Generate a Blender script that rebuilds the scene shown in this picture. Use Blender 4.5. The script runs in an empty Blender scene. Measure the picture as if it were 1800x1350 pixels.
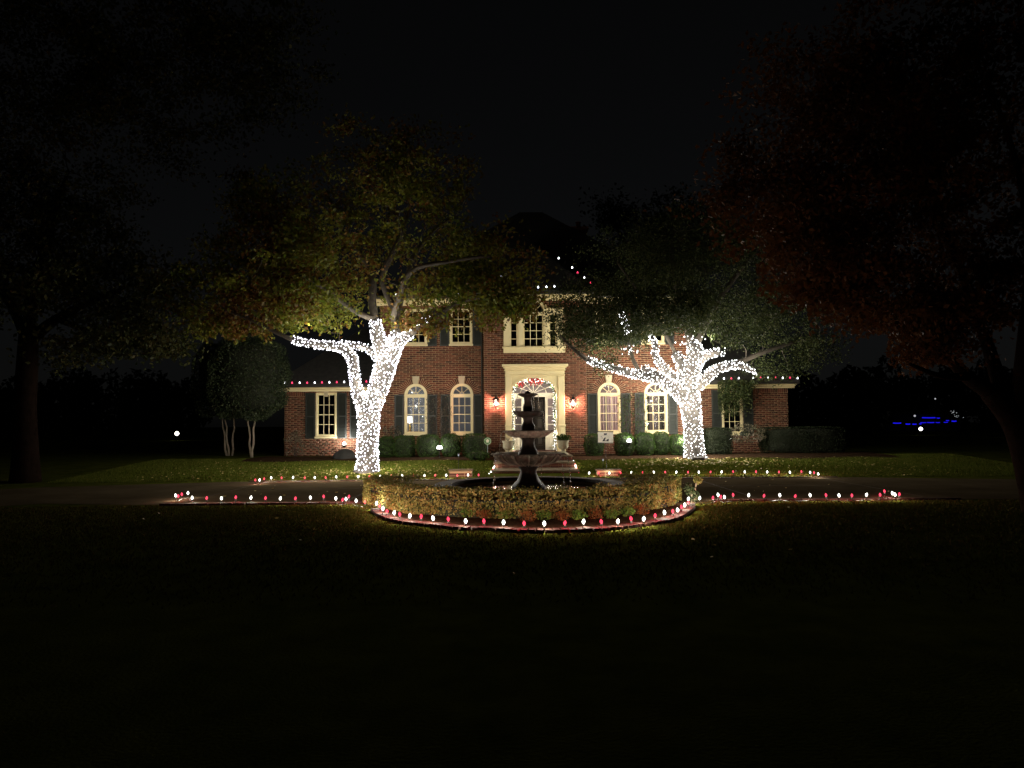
import bpy, bmesh, math, random
import numpy as np
from mathutils import Vector, Matrix

random.seed(7)
RNG = np.random.default_rng(7)
SC = bpy.context.scene
COL = SC.collection
R = math.radians

# ------------------------------------------------------------------ camera
F, CX, CY = 1300.0, 900.0, 675.0
EYE = Vector((0, 0, 1.6))
PITCH = math.atan((742 - 675) / F)
ROLL = R(-0.42)
M3 = (Matrix.Rotation(R(90) + PITCH, 3, 'X') @ Matrix.Rotation(ROLL, 3, 'Z'))
cam_d = bpy.data.cameras.new('camera')
cam = bpy.data.objects.new('camera', cam_d)
COL.objects.link(cam)
cam.matrix_world = Matrix.Translation(EYE) @ M3.to_4x4()
cam_d.sensor_width = 36.0
cam_d.lens = 36.0 * F / 1800.0
cam_d.clip_start = 0.1
cam_d.clip_end = 900
SC.camera = cam

# ------------------------------------------------------------------ world: a night sky
w = bpy.data.worlds.new('World'); SC.world = w; w.use_nodes = True
nt = w.node_tree; nt.nodes.clear()
sky = nt.nodes.new('ShaderNodeTexSky'); sky.sky_type = 'NISHITA'; sky.sun_disc = False
sky.sun_elevation = R(38); sky.sun_rotation = R(200)
hs = nt.nodes.new('ShaderNodeHueSaturation'); hs.inputs['Saturation'].default_value = 0.2
bg = nt.nodes.new('ShaderNodeBackground'); bg.inputs['Strength'].default_value = 0.00062
wo = nt.nodes.new('ShaderNodeOutputWorld')
nt.links.new(sky.outputs[0], hs.inputs['Color']); nt.links.new(hs.outputs[0], bg.inputs['Color'])
nt.links.new(bg.outputs[0], wo.inputs[0])
sd = bpy.data.lights.new('moon', 'SUN'); sd.energy = 0.0012; sd.angle = R(0.5); sd.color = (1.0, 0.95, 0.88)
so = bpy.data.objects.new('moon', sd); COL.objects.link(so)
so.rotation_euler = (R(52), 0, R(-20)); so.location = (-6, -10, 30)

SC.view_settings.view_transform = 'Standard'
SC.view_settings.look = 'None'
SC.view_settings.exposure = 0.0
SC.view_settings.gamma = 1.0
SC.view_settings.use_curve_mapping = False
SC.render.engine = 'CYCLES'
cy = SC.cycles
cy.use_denoising = True
try: cy.denoiser = 'OPENIMAGEDENOISE'
except Exception: pass
cy.max_bounces = 5; cy.diffuse_bounces = 2; cy.glossy_bounces = 2
cy.transmission_bounces = 3; cy.transparent_max_bounces = 16
cy.sample_clamp_indirect = 2.0; cy.sample_clamp_direct = 0.0
cy.caustics_reflective = False; cy.caustics_refractive = False
cy.use_light_tree = True
try: cy.pixel_filter_type = 'BLACKMAN_HARRIS'; cy.filter_width = 1.5
except Exception: pass

# light levels
L_TREE_L = 2.7        # glow of one small bulb
L_TREE_R = 2.5
P_TREE_L = 24.0       # unseen lamps off the bark, added to carry the left bulbs' light
P_TREE_R = 33.0
P_STAKE_W, P_STAKE_R = 13.0, 4.2

# ------------------------------------------------------------------ pixel <-> place helpers (measuring only)
def ray(u, v): return M3 @ Vector(((u - CX) / F, -(v - CY) / F, -1.0))
def P(u, v, Y):
    d = ray(u, v); return EYE + d * (Y / d.y)
def G(u, v, z):
    d = ray(u, v); return EYE + d * ((z - EYE.z) / d.z)
def XU(u, Y, v=742): return P(u, v, Y).x
def ZV(v, Y, u=938): return P(u, v, Y).z

def gz(x, y):
    """height of the lawn"""
    t = min(max((y - 20.75) / 6.0, 0), 1)
    return 0.30 * t

# ------------------------------------------------------------------ object helpers
def tag(o, label=None, cat=None, group=None, kind=None):
    if label: o['label'] = label
    if cat: o['category'] = cat
    if group: o['group'] = group
    if kind: o['kind'] = kind
    return o
def thing(name, label, cat, loc=(0, 0, 0), group=None, rz=0.0):
    o = bpy.data.objects.new(name, None); COL.objects.link(o)
    o.location = loc; o.rotation_euler = (0, 0, rz); o.empty_display_size = 0.2
    return tag(o, label, cat, group)
def link(name, me, parent=None, loc=None, rot=None):
    o = bpy.data.objects.new(name, me); COL.objects.link(o)
    if parent is not None:
        o.parent = parent
    if loc is not None: o.location = loc
    if rot is not None: o.rotation_euler = rot
    return o

class MB:
    """collects shapes in world (or local) coordinates and makes ONE mesh"""
    def __init__(s, off=(0, 0, 0)):
        s.v = []; s.f = []; s.mi = []; s.off = Vector(off); s.m = 0
    def add(s, vs, fs):
        b = len(s.v); s.v.extend([tuple(Vector(p) - s.off) for p in vs])
        for f in fs: s.f.append(tuple(i + b for i in f)); s.mi.append(s.m)
    def box(s, x0, x1, y0, y1, z0, z1, taper=0):
        t = taper
        s.add([(x0, y0, z0), (x1, y0, z0), (x1, y1, z0), (x0, y1, z0), (x0 + t, y0 + t, z1), (x1 - t, y0 + t, z1), (x1 - t, y1 - t, z1), (x0 + t, y1 - t, z1)],
              [(0, 3, 2, 1), (4, 5, 6, 7), (0, 1, 5, 4), (1, 2, 6, 5), (2, 3, 7, 6), (3, 0, 4, 7)])
    def bevbox(s, x0, x1, y0, y1, z0, z1, b=0.01):
        """box whose front (y0) edges are chamfered"""
        s.add([(x0, y0 + b, z0), (x1, y0 + b, z0), (x1, y0 + b, z1), (x0, y0 + b, z1),
               (x0 + b, y0, z0 + b), (x1 - b, y0, z0 + b), (x1 - b, y0, z1 - b), (x0 + b, y0, z1 - b),
               (x0, y1, z0), (x1, y1, z0), (x1, y1, z1), (x0, y1, z1)],
              [(4, 5, 6, 7), (0, 1, 5, 4), (1, 2, 6, 5), (2, 3, 7, 6), (3, 0, 4, 7), (8, 11, 10, 9), (0, 8, 9, 1), (1, 9, 10, 2), (2, 10, 11, 3), (3, 11, 8, 0)])
    def prism(s, pts, y0, y1):
        """outline in x,z pushed from y0 to y1 (convex or star-like outlines as one ngon)"""
        n = len(pts)
        vs = [(x, y0, z) for x, z in pts] + [(x, y1, z) for x, z in pts]
        s.add(vs, [tuple(range(n)), tuple(range(2 * n - 1, n - 1, -1))] + [(i, (i + 1) % n + n - n + 0, (i + 1) % n + n, i + n) for i in range(n)])
    def ringarc(s, cx, cz, ri, ro, a0, a1, y0, y1, n=18, si=1.0, so_=1.0):
        """arc ring; si/so_ squash z of inner and outer"""
        for k in range(n):
            p, q = a0 + (a1 - a0) * k / n, a0 + (a1 - a0) * (k + 1) / n
            pts = [(cx + ri * math.cos(p), cz + ri * si * math.sin(p)), (cx + ro * math.cos(p), cz + ro * so_ * math.sin(p)),
                   (cx + ro * math.cos(q), cz + ro * so_ * math.sin(q)), (cx + ri * math.cos(q), cz + ri * si * math.sin(q))]
            s.prism(pts, y0, y1)
    def lathe(s, c, prof, n=20, flute=0, depth=0.0, cap=True):
        """prof: list of (radius, z)"""
        cx, cy_, cz = c; vs = []
        for j, (r, z) in enumerate(prof):
            for i in range(n):
                a = 2 * math.pi * i / n
                rr = r * (1 + depth * math.cos(flute * a)) if flute else r
                vs.append((cx + rr * math.cos(a), cy_ + rr * math.sin(a), cz + z))
        fs = []
        for j in range(len(prof) - 1):
            for i in range(n):
                i2 = (i + 1) % n
                fs.append((j * n + i, j * n + i2, (j + 1) * n + i2, (j + 1) * n + i))
        if cap:
            fs.append(tuple(range(n - 1, -1, -1))); fs.append(tuple((len(prof) - 1) * n + i for i in range(n)))
        s.add(vs, fs)
    def tube(s, pts, rad, n=6, cap=True):
        """sweep through world points; rad a number or list"""
        pts = [Vector(p) for p in pts]
        if not hasattr(rad, '__len__'): rad = [rad] * len(pts)
        vs = []; up = Vector((0.13, 0.97, 0.21)).normalized()
        for i, p in enumerate(pts):
            t = (pts[min(i + 1, len(pts) - 1)] - pts[max(i - 1, 0)])
            t = t.normalized() if t.length > 1e-9 else Vector((0, 0, 1))
            a = t.cross(up)
            if a.length < 1e-4: a = t.cross(Vector((1, 0, 0)))
            a.normalize(); b = t.cross(a).normalized(); up = -b if False else up
            for k in range(n):
                an = 2 * math.pi * k / n
                vs.append(p + (a * math.cos(an) + b * math.sin(an)) * rad[i])
        fs = []
        for j in range(len(pts) - 1):
            for k in range(n):
                k2 = (k + 1) % n
                fs.append((j * n + k, j * n + k2, (j + 1) * n + k2, (j + 1) * n + k))
        if cap:
            fs.append(tuple(range(n - 1, -1, -1))); fs.append(tuple((len(pts) - 1) * n + k for k in range(n)))
        s.add(vs, fs)
    def mesh(s, name, mat, smooth=False):
        me = bpy.data.meshes.new(name); me.from_pydata(s.v, [], s.f)
        mats = mat if isinstance(mat, (list, tuple)) else [mat]
        for m in mats: me.materials.append(m)
        if len(mats) > 1: me.polygons.foreach_set('material_index', s.mi)
        if smooth: me.polygons.foreach_set('use_smooth', [True] * len(me.polygons))
        bm = bmesh.new(); bm.from_mesh(me); bmesh.ops.recalc_face_normals(bm, faces=bm.faces); bm.to_mesh(me); bm.free()
        me.update(); return me
    def build(s, name, mat, parent=None, smooth=False):
        """vertices are given in world space; the object's origin goes to s.off"""
        me = s.mesh(name, mat, smooth)
        o = link(name, me, parent)
        if parent is None: o.location = s.off
        return o

def at(parent): return tuple(parent.matrix_basis.translation) if parent is not None else (0, 0, 0)
def part(name, parent, mat, fn, smooth=False, kind=None, label=None):
    """fn(mb) draws in world coordinates; parent chain is translation-only"""
    off = Vector((0, 0, 0)); p = parent
    while p is not None: off += p.location; p = p.parent
    mb = MB(off); fn(mb)
    o = mb.build(name, mat, parent, smooth)
    if kind: o['kind'] = kind
    if label: o['label'] = label
    return o

def np_mesh(name, verts, faces, mat, smooth=False):
    """verts (n,3) faces (m,k) arrays"""
    me = bpy.data.meshes.new(name)
    verts = np.ascontiguousarray(verts, dtype=np.float32); faces = np.ascontiguousarray(faces, dtype=np.int32)
    m, k = faces.shape
    me.vertices.add(len(verts)); me.vertices.foreach_set('co', verts.ravel())
    me.loops.add(m * k); me.loops.foreach_set('vertex_index', faces.ravel())
    me.polygons.add(m)
    me.polygons.foreach_set('loop_start', np.arange(0, m * k, k, dtype=np.int32))
    try: me.polygons.foreach_set('loop_total', np.full(m, k, dtype=np.int32))
    except Exception: pass
    me.materials.append(mat)
    me.update(calc_edges=True); me.validate()
    if smooth: me.polygons.foreach_set('use_smooth', [True] * m)
    return me

# ------------------------------------------------------------------ materials
def new_mat(name):
    m = bpy.data.materials.new(name); m.use_nodes = True
    t = m.node_tree; b = t.nodes['Principled BSDF']
    return m, t, b
def noise(t, scale, detail=4, rough=0.6, coord='Object'):
    tc = t.nodes.new('ShaderNodeTexCoord'); n = t.nodes.new('ShaderNodeTexNoise')
    n.inputs['Scale'].default_value = scale; n.inputs['Detail'].default_value = detail; n.inputs['Roughness'].default_value = rough
    t.links.new(tc.outputs[coord], n.inputs['Vector']); return n
def ramp(t, fac, stops):
    r = t.nodes.new('ShaderNodeValToRGB'); e = r.color_ramp.elements
    while len(e) < len(stops): e.new(0.5)
    for i, (p, c) in enumerate(stops): e[i].position = p; e[i].color = (*c, 1)
    t.links.new(fac, r.inputs['Fac']); return r
def math_n(t, op, a, b=None):
    n = t.nodes.new('ShaderNodeMath'); n.operation = op
    for i, x in enumerate((a, b)):
        if x is None: continue
        if isinstance(x, (int, float)): n.inputs[i].default_value = x
        else: t.links.new(x, n.inputs[i])
    return n.outputs[0]
def bump(t, b, fac, dist=0.01, strength=0.5):
    n = t.nodes.new('ShaderNodeBump'); n.inputs['Distance'].default_value = dist; n.inputs['Strength'].default_value = strength
    t.links.new(fac, n.inputs['Height']); t.links.new(n.outputs[0], b.inputs['Normal'])
def surf(name, c1, c2, scale=8, rough=0.7, bd=0.004, bscale=60, metallic=0.0, coord='Object', spec=0.5):
    m, t, b = new_mat(name)
    n = noise(t, scale, 5, 0.65, coord)
    r = ramp(t, n.outputs['Fac'], [(0.3, c1), (0.7, c2)])
    t.links.new(r.outputs[0], b.inputs['Base Color'])
    b.inputs['Roughness'].default_value = rough; b.inputs['Metallic'].default_value = metallic
    b.inputs['Specular IOR Level'].default_value = spec
    if bd: bump(t, b, noise(t, bscale, 4, 0.6, coord).outputs['Fac'], bd)
    return m
def varied(name, cols, rough=0.85, nscale=3.0, bd=0.002, bscale=90, spec=0.5):
    """each island / object takes its own tone from cols"""
    m, t, b = new_mat(name)
    g = t.nodes.new('ShaderNodeNewGeometry'); oi = t.nodes.new('ShaderNodeObjectInfo')
    f = math_n(t, 'FRACT', math_n(t, 'ADD', g.outputs['Random Per Island'], oi.outputs['Random']))
    n = noise(t, nscale, 3)
    f2 = math_n(t, 'ADD', math_n(t, 'MULTIPLY', f, 0.7), math_n(t, 'MULTIPLY', n.outputs['Fac'], 0.3))
    k = len(cols)
    r = ramp(t, f2, [(0.08 + 0.84 * i / max(k - 1, 1), c) for i, c in enumerate(cols)])
    t.links.new(r.outputs[0], b.inputs['Base Color']); b.inputs['Roughness'].default_value = rough; b.inputs['Specular IOR Level'].default_value = spec
    if bd: bump(t, b, noise(t, bscale, 4).outputs['Fac'], bd)
    return m
def leafmat(name, cols, clump=0.9, trans=0.35, rough=0.6, cfrac=0.55, mul=1.0, spec=0.12):
    m, t, b = new_mat(name)
    g = t.nodes.new('ShaderNodeNewGeometry')
    n = noise(t, clump, 2, 0.5)
    nn = math_n(t, 'MULTIPLY', math_n(t, 'SUBTRACT', n.outputs['Fac'], 0.3), 2.4)
    f2 = math_n(t, 'ADD', math_n(t, 'MULTIPLY', g.outputs['Random Per Island'], 1 - cfrac), math_n(t, 'MULTIPLY', nn, cfrac))
    k = len(cols)
    r = ramp(t, f2, [(0.06 + 0.88 * i / max(k - 1, 1), tuple(x * mul for x in c)) for i, c in enumerate(cols)])
    t.links.new(r.outputs[0], b.inputs['Base Color']); b.inputs['Roughness'].default_value = rough
    b.inputs['Specular IOR Level'].default_value = spec
    tr = t.nodes.new('ShaderNodeBsdfTranslucent'); t.links.new(r.outputs[0], tr.inputs['Color'])
    mx = t.nodes.new('ShaderNodeMixShader'); mx.inputs[0].default_value = trans
    out = t.nodes['Material Output']
    t.links.new(b.outputs[0], mx.inputs[1]); t.links.new(tr.outputs[0], mx.inputs[2]); t.links.new(mx.outputs[0], out.inputs[0])
    return m
def emis(name, color, strength, vary=0.0, tint=None, clear=False):
    m = bpy.data.materials.new(name); m.use_nodes = True; t = m.node_tree; t.nodes.clear()
    e = t.nodes.new('ShaderNodeEmission'); o = t.nodes.new('ShaderNodeOutputMaterial')
    e.inputs['Color'].default_value = (*color, 1); e.inputs['Strength'].default_value = strength
    if vary:
        g = t.nodes.new('ShaderNodeNewGeometry')
        s = math_n(t, 'MULTIPLY', math_n(t, 'ADD', math_n(t, 'MULTIPLY', g.outputs['Random Per Island'], 2 * vary), 1 - vary), strength)
        t.links.new(s, e.inputs['Strength'])
        if tint:
            fr = math_n(t, 'FRACT', math_n(t, 'MULTIPLY', g.outputs['Random Per Island'], 37.7))
            r = ramp(t, fr, [(0.0, color), (1.0, tint)]); t.links.new(r.outputs[0], e.inputs['Color'])
    if clear:
        tp = t.nodes.new('ShaderNodeBsdfTransparent'); ad = t.nodes.new('ShaderNodeAddShader'); t.links.new(tp.outputs[0], ad.inputs[0]); t.links.new(e.outputs[0], ad.inputs[1]); t.links.new(ad.outputs[0], o.inputs[0])
        try: m.cycles.emission_sampling = 'NONE'
        except Exception: pass
        return m
    t.links.new(e.outputs[0], o.inputs[0]); return m
def glassmat(name, tint=(0.75, 0.8, 0.8), refl=1.0):
    m = bpy.data.materials.new(name); m.use_nodes = True; t = m.node_tree; t.nodes.clear()
    tr = t.nodes.new('ShaderNodeBsdfTransparent'); tr.inputs[0].default_value = (*tint, 1)
    gl = t.nodes.new('ShaderNodeBsdfGlossy'); gl.inputs['Roughness'].default_value = 0.015
    fr = t.nodes.new('ShaderNodeFresnel'); fr.inputs[0].default_value = 1.6
    f = math_n(t, 'MULTIPLY', fr.outputs[0], 1.1 * refl)
    nz = noise(t, 3.0, 2); bp = t.nodes.new('ShaderNodeBump'); bp.inputs['Distance'].default_value = 0.004; bp.inputs['Strength'].default_value = 0.4
    t.links.new(nz.outputs['Fac'], bp.inputs['Height']); t.links.new(bp.outputs[0], gl.inputs['Normal'])
    mx = t.nodes.new('ShaderNodeMixShader'); o = t.nodes.new('ShaderNodeOutputMaterial')
    t.links.new(f, mx.inputs[0]); t.links.new(tr.outputs[0], mx.inputs[1]); t.links.new(gl.outputs[0], mx.inputs[2]); t.links.new(mx.outputs[0], o.inputs[0])
    return m

m_brick = varied('brick_red', [(0.040, 0.012, 0.0055), (0.075, 0.021, 0.010), (0.120, 0.034, 0.016), (0.165, 0.048, 0.023), (0.060, 0.016, 0.009)], 0.85, 1.5)
m_brickdk = varied('brick_paver', [(0.06, 0.018, 0.011), (0.10, 0.030, 0.018), (0.15, 0.048, 0.030)], 0.8)
m_mortar = surf('mortar', (0.33, 0.225, 0.125), (0.46, 0.33, 0.19), 5, 0.95, 0.003, 80)
m_trim = surf('cream_trim', (0.78, 0.67, 0.37), (0.84, 0.73, 0.43), 1.3, 0.5, 0.0008, 30)
m_key = surf('keystone', (0.46, 0.39, 0.25), (0.55, 0.48, 0.32), 3, 0.8, 0.001)
m_shut = surf('shutter_paint', (0.014, 0.018, 0.014), (0.026, 0.030, 0.024), 2, 0.55, 0.0005)
m_roof = surf('roof_shingle', (0.018, 0.018, 0.016), (0.045, 0.043, 0.038), 6, 0.95, 0.006, 25)
m_gutter = surf('gutter', (0.02, 0.018, 0.015), (0.035, 0.03, 0.025), 3, 0.5, 0)
m_door = surf('door_paint', (0.010, 0.009, 0.008), (0.02, 0.016, 0.013), 2, 0.25, 0)
m_doortrim = surf('door_moulding', (0.25, 0.23, 0.2), (0.3, 0.28, 0.25), 2, 0.3, 0)
m_white = surf('white_paint', (0.80, 0.76, 0.6), (0.86, 0.82, 0.68), 2, 0.45, 0)
m_black = surf('black_metal', (0.012, 0.012, 0.012), (0.025, 0.024, 0.022), 6, 0.4, 0, metallic=0.3)
m_brass = surf('brass', (0.6, 0.42, 0.16), (0.75, 0.55, 0.25), 6, 0.25, 0, metallic=1.0)
m_glass = glassmat('window_glass')
m_glassdk = glassmat('window_glass_dark', (0.5, 0.52, 0.52))
m_conc = surf('concrete_drive', (0.052, 0.040, 0.024), (0.088, 0.068, 0.042), 0.7, 1.0, 0.003, 30, spec=0.0)
m_tread = surf('stone_tread', (0.095, 0.072, 0.045), (0.15, 0.115, 0.072), 3, 0.9, 0.002, spec=0.1)
m_kerb = surf('concrete_kerb', (0.04, 0.028, 0.018), (0.07, 0.05, 0.032), 4, 0.95, 0.003, spec=0.1)
m_lawn = surf('lawn_ground', (0.032, 0.042, 0.006), (0.072, 0.078, 0.013), 2.2, 1.0, 0.02, 35, spec=0.0)
m_mulch = surf('mulch', (0.018, 0.010, 0.006), (0.055, 0.034, 0.020), 14, 1.0, 0.03, 40, spec=0.0)
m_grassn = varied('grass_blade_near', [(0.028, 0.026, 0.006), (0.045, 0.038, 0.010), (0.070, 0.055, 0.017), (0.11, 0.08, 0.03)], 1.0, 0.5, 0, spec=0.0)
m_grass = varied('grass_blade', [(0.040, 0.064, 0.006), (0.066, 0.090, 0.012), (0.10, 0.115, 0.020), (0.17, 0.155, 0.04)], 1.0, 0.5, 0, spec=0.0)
m_barkw = surf('bark_lit', (0.035, 0.030, 0.027), (0.12, 0.108, 0.10), 9, 0.95, 0.02, 22, spec=0.1)  # lighter copy of bark: glow of the wrapped bulbs put into the colour
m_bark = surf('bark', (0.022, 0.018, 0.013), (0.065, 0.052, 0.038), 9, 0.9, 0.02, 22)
m_barkdk = surf('bark_dark', (0.005, 0.0035, 0.0025), (0.014, 0.009, 0.007), 9, 1.0, 0.02, 22, spec=0.0)
m_barkpale = surf('bark_pale', (0.22, 0.18, 0.12), (0.36, 0.30, 0.22), 6, 0.8, 0.006, 20)
m_stonelt = surf('fountain_rib_lit', (0.62, 0.54, 0.44), (0.88, 0.78, 0.66), 12, 0.8, 0.004, 30)  # pale ribs: light on the petal edges put into the colour
m_stone = surf('fountain_stone', (0.20, 0.165, 0.13), (0.66, 0.56, 0.46), 9, 0.75, 0.006, 26)  # paler copy for the lower bowls: their light put into the colour
m_stonedk = surf('fountain_stone_shaded', (0.022, 0.018, 0.015), (0.07, 0.055, 0.045), 6, 0.6, 0.006, 26)  # dark copy: backlit tiers and columns have their shade put into the colour
m_poolcap = surf('pool_cap', (0.028, 0.020, 0.016), (0.055, 0.038, 0.032), 3, 0.8, 0.002, 40, spec=0.2)
m_urn = surf('urn_stone', (0.30, 0.27, 0.18), (0.45, 0.41, 0.29), 9, 0.85, 0.006, 30)
m_rock = surf('boulder', (0.012, 0.012, 0.011), (0.03, 0.028, 0.025), 3, 0.9, 0.02, 10)
m_wallin = surf('room_paint', (0.36, 0.37, 0.42), (0.40, 0.41, 0.46), 1, 0.8, 0)
m_wallin2 = surf('room_paint_warm', (0.20, 0.165, 0.15), (0.24, 0.20, 0.175), 1, 0.8, 0)
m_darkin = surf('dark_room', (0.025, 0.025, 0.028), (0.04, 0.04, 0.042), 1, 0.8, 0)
m_floor = surf('room_floor', (0.10, 0.05, 0.025), (0.16, 0.08, 0.04), 4, 0.4, 0)
m_curt = leafmat('curtain_cloth', [(0.74, 0.58, 0.56), (0.84, 0.68, 0.64)], .5, .6, rough=.9)
m_wire = surf('green_wire', (0.006, 0.014, 0.006), (0.012, 0.022, 0.01), 5, 0.5, 0)
m_red = surf('red_bow', (0.45, 0.012, 0.015), (0.6, 0.02, 0.025), 6, 0.5, 0)

lf_autumn = leafmat('leaf_autumn', [(0.022, 0.048, 0.008), (0.065, 0.100, 0.012), (0.15, 0.15, 0.018), (0.07, 0.085, 0.013), (0.12, 0.066, 0.012), (0.085, 0.034, 0.009), (0.05, 0.020, 0.007)], 0.55, 0.42, cfrac=0.62)
lf_oak = leafmat('leaf_live_oak', [(0.010, 0.018, 0.007), (0.022, 0.033, 0.010), (0.045, 0.058, 0.018), (0.085, 0.095, 0.034)], 0.9, 0.25, cfrac=0.3)
lf_rust = leafmat('leaf_rust', [(0.024, 0.009, 0.0035), (0.045, 0.018, 0.005), (0.070, 0.030, 0.008), (0.045, 0.011, 0.0045)], 0.5, 0.35, spec=0.03)
lf_dk = leafmat('leaf_dark', [(0.008, 0.014, 0.005), (0.022, 0.030, 0.008), (0.050, 0.050, 0.014), (0.04, 0.024, 0.008)], 0.6, 0.3)
lf_hdk = leafmat('leaf_dark_hedge', [(0.006, 0.012, 0.005), (0.016, 0.024, 0.010), (0.032, 0.040, 0.020)], 1.2, 0.2, cfrac=0.2)
lf_topi = leafmat('leaf_topiary', [(0.02, 0.035, 0.016), (0.045, 0.062, 0.028), (0.08, 0.095, 0.05)], 1.2, 0.2, rough=0.35, cfrac=0.2)
lf_box = leafmat('leaf_boxwood', [(0.020, 0.042, 0.010), (0.038, 0.072, 0.016), (0.060, 0.105, 0.024)], 2.0, 0.2, rough=0.45, cfrac=0.3)
lf_hedge = leafmat('leaf_bronze_hedge', [(0.03, 0.045, 0.012), (0.11, 0.13, 0.03), (0.32, 0.29, 0.09), (0.20, 0.16, 0.045), (0.46, 0.37, 0.13), (0.12, 0.06, 0.022)], 2.2, 0.25, cfrac=0.45)
lf_green = leafmat('leaf_bright_green', [(0.06, 0.12, 0.02), (0.13, 0.21, 0.035), (0.22, 0.28, 0.05)], 3, 0.3)
lf_orange = leafmat('leaf_orange', [(0.16, 0.05, 0.02), (0.24, 0.10, 0.03), (0.16, 0.03, 0.02)], 3, 0.3)
lf_rose = leafmat('leaf_rose', [(0.05, 0.06, 0.03), (0.14, 0.13, 0.08), (0.28, 0.22, 0.18)], 3, 0.25)
lf_fallen = varied('leaf_fallen', [(0.16, 0.10, 0.03), (0.30, 0.24, 0.07), (0.42, 0.34, 0.12), (0.2, 0.08, 0.03)], 0.7, 1, 0)
lf_far = leafmat('leaf_far', [(0.012, 0.014, 0.01), (0.025, 0.028, 0.016)], 0.3, 0.1)
m_core = surf('shrub_shade', (0.010, 0.014, 0.006), (0.018, 0.022, 0.010), 9, 1.0, 0)  # fill for plant cores: inner shade put into a dark colour

e_tree_l = emis('led_left', (1.0, 0.97, 0.93), L_TREE_L, 0.65, (0.86, 0.84, 1.0), clear=True)
e_tree_r = emis('led_right', (1.0, 0.98, 0.92), L_TREE_R, 0.65, (0.93, 0.95, 1.0), clear=True)
e_white = emis('bulb_white', (1.0, 0.99, 0.90), 2.4, clear=True)
e_red = emis('bulb_red', (1.0, 0.055, 0.11), 1.0, clear=True)
e_rwhite = emis('roof_bulb_white', (0.92, 0.95, 1.0), 2.2, clear=True)
e_rred = emis('roof_bulb_red', (1.0, 0.05, 0.13), 1.2, clear=True)
e_mini = emis('mini_white', (1.0, 0.95, 0.88), 3.0, 0.5, clear=True)
e_lamp = emis('lamp_glow', (1.0, 0.92, 0.86), 8.0, clear=True)
e_shade = emis('lampshade', (1.0, 0.93, 0.9), 1.3, clear=True)
e_flood = emis('flood_lens', (1.0, 0.97, 0.95), 5.0, clear=True)
e_far = emis('far_globe', (1.0, 0.96, 0.85), 5.0)
e_blue = emis('blue_led', (0.015, 0.012, 1.0), 0.75)
e_farw = emis('far_white', (0.9, 0.95, 1.0), 0.45, 0.6)

# ------------------------------------------------------------------ foliage helpers
def leaves(centers, size, spread=None, aspect=1.7, jitter=0.35, droop=0.0, outward=None):
    """returns verts, faces of one folded quad leaf per centre"""
    c = np.asarray(centers, dtype=np.float64); n = len(c)
    a = RNG.normal(size=(n, 3)); a[:, 2] -= droop
    if outward is not None: a = a * 0.8 + outward
    a /= np.linalg.norm(a, axis=1, keepdims=True)
    b = np.cross(a, RNG.normal(size=(n, 3))); b /= np.linalg.norm(b, axis=1, keepdims=True) + 1e-9
    nrm = np.cross(a, b)
    s = size * (1 + jitter * RNG.uniform(-1, 1, size=(n, 1)))
    wd = s / aspect
    v = np.empty((n, 4, 3))
    v[:, 0] = c - a * s * 0.5
    v[:, 1] = c + b * wd * 0.5 + nrm * wd * 0.18
    v[:, 2] = c + a * s * 0.5
    v[:, 3] = c - b * wd * 0.5 + nrm * wd * 0.18
    f = np.arange(n * 4).reshape(n, 4)
    return v.reshape(-1, 3), f
def leafobj(name, parent, centers, size, mat, kind='stuff', label=None, **k):
    off = np.zeros(3); p = parent
    while p is not None: off += np.array(p.location); p = p.parent
    v, f = leaves(np.asarray(centers) - off, size, **k)
    o = link(name, np_mesh(name, v, f, mat), parent)
    if kind: o['kind'] = kind
    if label: o['label'] = label
    return o

def smooth_path(pts, sub=4):
    """Catmull-Rom through (Vector, radius) points"""
    out = []
    n = len(pts)
    for i in range(n - 1):
        p0 = pts[max(i - 1, 0)]; p1 = pts[i]; p2 = pts[i + 1]; p3 = pts[min(i + 2, n - 1)]
        for k in range(sub):
            t = k / sub
            q = 0.5 * ((2 * p1[0]) + (-p0[0] + p2[0]) * t + (2 * p0[0] - 5 * p1[0] + 4 * p2[0] - p3[0]) * t * t + (-p0[0] + 3 * p1[0] - 3 * p2[0] + p3[0]) * t ** 3)
            out.append((q, p1[1] + (p2[1] - p1[1]) * t))
    out.append(pts[-1]); return out

def grow(nodes, targets, wob=0.12):
    """connect each target to the nearest skeleton node with a bent twig; nodes: list [Vector,r]"""
    arr = np.array([tuple(n[0]) for n in nodes]); rad = [n[1] for n in nodes]
    d0 = np.array([np.min(np.sum((arr - np.array(t)) ** 2, axis=1)) for t in targets])
    segs = []
    for ti in np.argsort(d0):
        t = Vector(targets[ti]); d = np.sum((arr - np.array(t)) ** 2, axis=1)
        j = int(np.argmin(d)); p = Vector(arr[j]); L = (t - p).length
        if L < 0.05: continue
        m = max(2, int(L / 0.35) + 1)
        side = Vector(RNG.normal(size=3)) * wob * L
        r0 = min(rad[j] * 0.75, 0.012 + 0.014 * L); r1 = 0.006
        path = []
        for k in range(m + 1):
            s = k / m
            q = p.lerp(t, s) + side * math.sin(math.pi * s) * 0.8 + Vector((0, 0, 0.10 * L * math.sin(math.pi * s)))
            if 0 < k < m: q += Vector(RNG.normal(size=3)) * 0.03
            path.append((q, r0 + (r1 - r0) * s))
        segs.append(path)
        arr = np.vstack([arr, np.array([tuple(q[0]) for q in path[1:]])]); rad.extend([q[1] for q in path[1:]])
    return segs

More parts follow.
